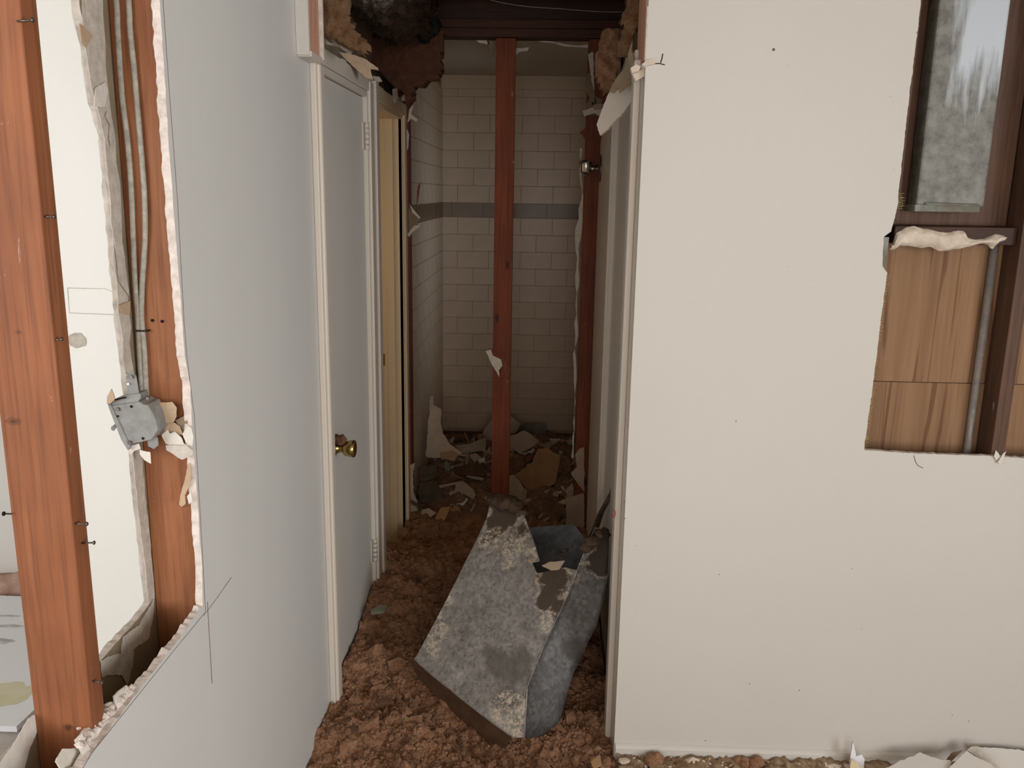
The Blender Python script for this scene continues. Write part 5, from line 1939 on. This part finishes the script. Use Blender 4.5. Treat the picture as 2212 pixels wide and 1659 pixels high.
f5 = lambda L: [(870 + x / 5.352, 840 + y / 5.352) for x, y in L]
f6 = lambda L: [(1040 + x / 5.185, 860 + y / 5.185) for x, y in L]
SH = [
    (f5([(320, 85), (350, 85), (355, 180), (400, 215), (445, 235), (437, 400), (465, 520), (530, 620), (610, 690), (690, 745), (560, 800), (300, 800), (262, 780), (290, 500), (310, 200)]), 4.62, (0.25, -1, 0.15), 'shard', 'tall pale curved drywall shard leaning against the left bathroom wall', -0.02),
    (f6([(-10, 440), (50, 330), (150, 180), (255, 150), (350, 220), (445, 285), (390, 390), (250, 440), (100, 560), (20, 600)]), 5.35, (-0.1, -1, 0.25), 'shard', 'large pale slab leaning on the tiled wall behind the middle stud', 0),
    (f6([(430, 290), (560, 288), (722, 296), (715, 450), (640, 480), (500, 390), (400, 395)]), 5.45, (0, -1, 0.2), 'shard_grey', 'grey green marbled tile slab against the tiled wall', 0),
    (f6([(480, 360), (560, 410), (645, 480), (560, 590), (500, 640), (420, 620), (350, 560), (245, 590), (245, 440), (390, 400)]), 5.0, (0, -0.8, 0.7), 'shard', 'pale triangular slab sloping in front of the marbled tile', 0),
    (f6([(630, 480), (800, 470), (965, 466), (955, 650), (890, 640), (780, 595), (700, 555)]), 5.5, (0, -1, 0.1), 'shard_dark', 'dark board low against the tiled wall at the right', 0),
    (f6([(630, 570), (740, 558), (800, 610), (885, 640), (860, 800), (820, 960), (700, 1030), (540, 1100), (490, 1000), (380, 860), (500, 770), (570, 720)]), 4.60, (0.1, -0.8, 0.7), 'shard_tan', 'big tan drywall piece leaning in the rubble right of the middle stud', 0),
    (f6([(245, 880), (370, 858), (430, 930), (490, 1040), (502, 1130), (430, 1145), (300, 1110), (240, 1080)]), 4.46, (-0.1, -0.8, 0.6), 'shard', 'rounded pale piece in front of the big tan drywall piece', 0.1),
    (f5([(470, 1262), (600, 1180), (615, 1090), (700, 1075), (800, 1150), (845, 1225), (820, 1285), (600, 1275)]), 4.42, (0, -0.7, 0.7), 'shard', 'curved pale paper sheet in the rubble left of the middle stud', 0.2),
    (f5([(520, 1338), (690, 1318), (735, 1262), (757, 1275), (700, 1345)]), 4.30, (0, -0.6, 0.8), 'paper_white', 'narrow white strip at the front of the bathroom rubble', 0),
    (f5([(440, 1372), (550, 1358), (520, 1440), (480, 1520), (370, 1500)]), 4.10, (0, -0.6, 0.8), 'shard_tan', 'small tan drywall piece on the insulation at the hall end', 0),
    (f5([(215, 1400), (300, 1378), (385, 1430), (310, 1490), (220, 1470)]), 4.12, (0, -0.7, 0.7), 'shard', 'small pale chip at the left foot of the hall end', 0),
    (f5([(770, 760), (850, 740), (905, 790), (825, 845)]), 4.85, (0, -0.6, 0.8), 'shard', 'pale chip left of the middle stud on top of the rubble', 0),
    (f5([(875, 810), (945, 788), (955, 850), (885, 855)]), 4.80, (0, -0.7, 0.7), 'paper_white', 'small bright chip touching the outline of the middle stud', 0),
    (f5([(815, 930), (905, 950), (925, 966), (840, 962)]), 4.65, (0, -0.6, 0.8), 'shard', 'flat pale sliver below the bright chip left of the middle stud', 0),
    (f5([(735, 1000), (850, 1012), (945, 1030), (930, 1048), (800, 1025)]), 4.55, (0, -0.5, 0.9), 'shard', 'long pale lath in the rubble pointing at the middle stud', 0),
    (f5([(390, 1118), (500, 1100), (612, 1080), (700, 1060), (690, 1078), (600, 1098), (420, 1136)]), 4.40, (0, -0.6, 0.8), 'shard', 'thin pale lath above the curved paper sheet', 0),
    (f5([(480, 905), (600, 880), (700, 858), (692, 885), (520, 918)]), 4.72, (0, -0.5, 0.9), 'shard', 'grey splinter lying across the middle of the rubble', 0),
    (f5([(480, 850), (510, 830), (560, 915), (520, 950), (490, 930)]), 4.66, (0, -0.8, 0.6), 'shard_grey', 'grey crumb beside the long splinter in the rubble', 0),
    (f5([(420, 1130), (610, 1092), (600, 1180), (520, 1250), (460, 1215)]), 4.44, (0, -0.8, 0.6), 'cardboard', 'brown cardboard piece behind the curved paper sheet', 0),
    (f5([(590, 900), (940, 880), (950, 1010), (760, 1000), (590, 985)]), 4.62, (0, -0.5, 0.9), 'cardboard', 'wide brown board lying in the rubble left of the middle stud', 0),
    (f5([(180, 900), (330, 880), (400, 900), (380, 1030), (250, 1070), (200, 1060)]), 4.42, (0.2, -0.8, 0.6), 'shard_dark', 'dark lumpy carpet scrap at the upper left of the rubble', 0.1),
    (f5([(200, 1080), (380, 1050), (450, 1180), (520, 1280), (350, 1340), (200, 1320), (170, 1200)]), 4.34, (0.2, -0.8, 0.6), 'shard_dark', 'large dark crumpled carpet scrap at the lower left of the rubble', 0.1),
    (f5([(65, 1280), (110, 1300), (170, 1330), (200, 1380), (180, 1450), (165, 1370), (110, 1340)]), 4.10, (0, -1, 0.2), 'shard_dark', 'dark twisted scrap poking out at the left foot of the hall end', 0),
    (f6([(880, 985), (905, 985), (935, 1020), (925, 1030), (900, 1000)]), 4.34, (0, -0.7, 0.7), 'paper_white', 'tiny curled white paper in the rubble by the right stud', 0),
    (f6([(860, 1050), (900, 1045), (890, 1062), (862, 1066)]), 4.30, (0, -0.7, 0.7), 'paper_white', 'tiny white chip below the curled paper near the right stud', 0),
    (f6([(485, 700), (600, 590), (630, 520), (700, 555), (620, 590), (560, 700), (500, 720)]), 4.78, (0, -0.8, 0.6), 'stud_hall', 'broken dark wood stick behind the big tan drywall piece', 0),
    (f6([(250, 590), (350, 560), (355, 580), (250, 620)]), 4.9, (0, -0.8, 0.6), 'shard', 'pale splinter right of the middle stud', 0),
    (f6([(860, 640), (890, 640), (950, 650), (1010, 730), (990, 800), (900, 900), (850, 960), (830, 950), (850, 800)]), 4.70, (0, -0.9, 0.4), 'rubble', 'dark ragged board standing between the tan piece and the right stud', 0),
    (f5([(590, 600), (860, 560), (860, 590), (760, 640), (600, 650)]), 5.30, (0, -1, 0.3), 'shard_dark', 'dark strip at the foot of the tiled wall left of the middle stud', 0),
    (f5([(600, 650), (760, 640), (960, 560), (960, 700), (760, 740), (690, 740)]), 5.05, (0, -0.5, 0.9), 'shard', 'pale board sloping at the foot of the tiled wall', 0),
    (f5([(440, 690), (560, 700), (640, 760), (600, 830), (460, 800), (430, 760)]), 4.60, (0.1, -0.7, 0.7), 'shard_tan', 'brownish pieces at the foot of the tall curved shard', 0),
]
for k, (pl, dep_, nn, mt, lab, cu) in enumerate(SH):
    cxp = sum(p[0] for p in pl) / len(pl)
    cyp = sum(p[1] for p in pl) / len(pl)
    name = 'drywall_shard' if mt in ('shard', 'shard_tan', 'paper_white') else ('tile_slab' if mt == 'shard_grey' else 'debris_scrap')
    o = chip_px(name, pl, on(cxp, cyp, 1, dep_), nn, 0.009, [M[mt], M['gypsum_grey'] if name == 'drywall_shard' else M[mt], M['paper']], None, 210 + k, cu)
    tag(o, lab, 'debris')
# dark skirting line at the foot of the tiled wall
build('base_tile', boxo((XL + 0.002, TY - 0.014, 0.0), (XR + 0.028, TY - 0.001, 0.135), 0.002), M['tile_grey'], bw)

# ================================================================ DEBRIS ALONG THE RIGHT WALL
verts, faces = [], []
nxx, nyy = 190, 40
for j in range(nyy + 1):
    for i in range(nxx + 1):
        x = 0.27 + 1.25 * i / nxx
        y = DY - 0.012 - 0.30 * j / nyy
        q = Vector((x * 14, y * 14, 2.2))
        fall = 1 - j / nyy
        h = 0.012 + 0.016 * fall * (0.6 + fbm(q * 0.5, 2)) + 0.008 * billow(q * 2.5, 3) * (0.4 + fall) + 0.003 * noise.noise(q * 9)
        verts.append((x, y, max(h, 0.001)))
for j in range(nyy):
    for i in range(nxx):
        k = j * (nxx + 1) + i
        faces.append((k, k + nxx + 1, k + nxx + 2, k + 1))
nsm = len(faces)
midx = [0] * len(faces)
rng = random.Random(17)
for k in range(3600):
    x = rng.uniform(0.30, 1.5)
    y = DY - 0.014 - 0.20 * rng.random() ** 1.4
    r = rng.choice((0.0016, 0.002, 0.003, 0.004, 0.006))
    fall = 1 - (DY - 0.012 - y) / 0.30
    c = Vector((x, y, 0.010 + 0.016 * fall * rng.uniform(0.5, 1.3)))
    V, F = rng.choice(tiny)
    R_ = Matrix.Rotation(rng.random() * 6.28, 3, 'Z') @ Matrix.Rotation(rng.random() * 3.1, 3, 'X') @ Matrix.Diagonal((r * 1.3, r, r * 0.8))
    o_ = len(verts)
    verts += [tuple(R_ @ v + c) for v in V]
    faces += [tuple(q + o_ for q in f) for f in F]
    midx += [rng.choice((0, 0, 0, 1, 1, 2))] * len(F)
me = bpy.data.meshes.new('floor_dirt')
me.from_pydata(verts, [], faces)
for mm in (M['dirt'], M['plaster'], M['insul']):
    me.materials.append(mm)
me.polygons.foreach_set('material_index', midx)
for p in me.polygons[:nsm]:
    p.use_smooth = True
tag(link('floor_dirt', me), 'crumbly dirt and plaster dust along the baseboard of the right wall', 'dirt', kind='stuff')

CH = [(1494, 1648, 0.028, 'white flat plaster chunk, first from the corner along the baseboard'), (1516, 1652, 0.014, 'small white plaster chunk touching the first flat chunk'),
      (1596, 1640, 0.018, 'dark brown insulation clump at the baseboard left of the white chunks'), (1634, 1648, 0.020, 'white angular plaster chunk right of the dark clump'),
      (1728, 1652, 0.022, 'grey white plaster chunk left of the brown crumbs at the baseboard'), (1772, 1640, 0.020, 'brown rimmed crumb at the baseboard left of the pointed chip'),
      (1790, 1644, 0.026, 'pointed pale chip leaning on the baseboard'), (1826, 1644, 0.014, 'dark crumb behind the upright white splinter'), (1828, 1654, 0.018, 'white crumb at the foot of the upright splinter'),
      (1410, 1640, 0.026, 'reddish insulation clump on the floor by the right corner'), (1348, 1650, 0.02, 'tan plaster chip at the right corner foot')]
for k, (x, y, r, lab) in enumerate(CH):
    p = on(x, y, 2, 0.02)
    if p.y > DY - 0.02 - r * 0.6:
        p.y = DY - 0.02 - r * 0.6
    bm = bmesh.new()
    soft = 'clump' in lab
    if soft:
        for q in range(6):
            rr = random.Random(k * 10 + q)
            lump(bm, p + Vector((rr.uniform(-1, 1) * r * 0.7, rr.uniform(-1, 1) * r * 0.5, 0.006 + rr.random() * r * 0.4)), r * rr.uniform(0.4, 0.7), k * 7 + q, 0.5, 2)
        build('insulation_clump', bm, M['insul'])
        o = bpy.context.scene.collection.objects[-1]
    else:
        rr = random.Random(k + 500)
        s = bmesh.ops.create_icosphere(bm, subdivisions=1, radius=1.0)
        for v in s['verts']:
            v.co = p + Vector((v.co.x * r * rr.uniform(0.7, 1.3), v.co.y * r * 0.7 * rr.uniform(0.7, 1.2), v.co.z * r * 0.42 * rr.uniform(0.6, 1.3) + 0.010))
        o = build('plaster_chunk', bm, M['plaster'])
    tag(o, lab, 'debris')
# upright splinter
o = chip('drywall_shard', [on(x, y, 1, DY - 0.05) for x, y in ((1835, 1664), (1836, 1640), (1842, 1600), (1848, 1626), (1849, 1634), (1862, 1630), (1869, 1642), (1866, 1668))], (0.1, -1, 0.1), 0.006, [M['panel'], M['gypsum'], M['paper']], None, 301)
tag(o, 'upright white splinter standing in front of the baseboard', 'debris')
o = chip('drywall_shard', [on(x, y, 1, DY - 0.075) for x, y in ((1834, 1668), (1838, 1640), (1852, 1648), (1868, 1668))], (0.1, -1, 0.2), 0.006, [M['cream'], M['gypsum'], M['paper']], None, 302)
tag(o, 'pale yellow shard in front of the upright white splinter', 'debris')
o = chip_px('drywall_shard', [(1900, 1668), (1930, 1650), (1962, 1636), (1988, 1625), (2010, 1634), (2036, 1642), (2052, 1642), (2056, 1648), (2048, 1680)], on(1980, 1650, 1, DY - 0.10), (-0.1, -0.45, 0.9), 0.012, [M['wall'], M['gypsum'], M['paper']], None, 303)
tag(o, 'white drywall piece with a ragged edge at the lower right of the floor', 'debris')
o = chip_px('drywall_shard', [(2052, 1656), (2088, 1621), (2100, 1630), (2140, 1650), (2160, 1668), (2050, 1676)], on(2090, 1650, 1, DY - 0.12), (-0.1, -0.55, 0.8), 0.012, [M['wall'], M['gypsum'], M['paper']], None, 304)
tag(o, 'white drywall piece overlapping its neighbours, second from right on the floor', 'debris')
o = chip_px('drywall_shard', [(2104, 1612), (2212, 1621), (2290, 1628), (2290, 1700), (2160, 1676), (2130, 1640)], on(2180, 1640, 1, DY - 0.05), (0.0, -0.75, 0.6), 0.012, [M['wall'], M['gypsum'], M['paper']], None, 305)
tag(o, 'rightmost white drywall piece leaning on the baseboard', 'debris')
o = chip_px('drywall_shard', [(2088, 1621), (2100, 1611), (2112, 1614), (2128, 1630), (2166, 1662), (2146, 1656)], on(2112, 1628, 1, DY - 0.07), (-0.3, -0.7, 0.6), 0.004, [M['gypsum_grey'], M['gypsum_grey'], M['paper']], None, 306)
tag(o, 'narrow grey torn edge between the two right white pieces', 'debris')
o = chip_px('paper_flap', [(2044, 1642), (2056, 1626), (2082, 1620), (2066, 1634), (2054, 1646)], on(2062, 1634, 1, DY - 0.045), (-0.2, -0.9, 0.4), 0.003, [M['paper'], M['paper']], None, 307)
tag(o, 'brown paper edge tucked behind the white pieces at the baseboard', 'debris')
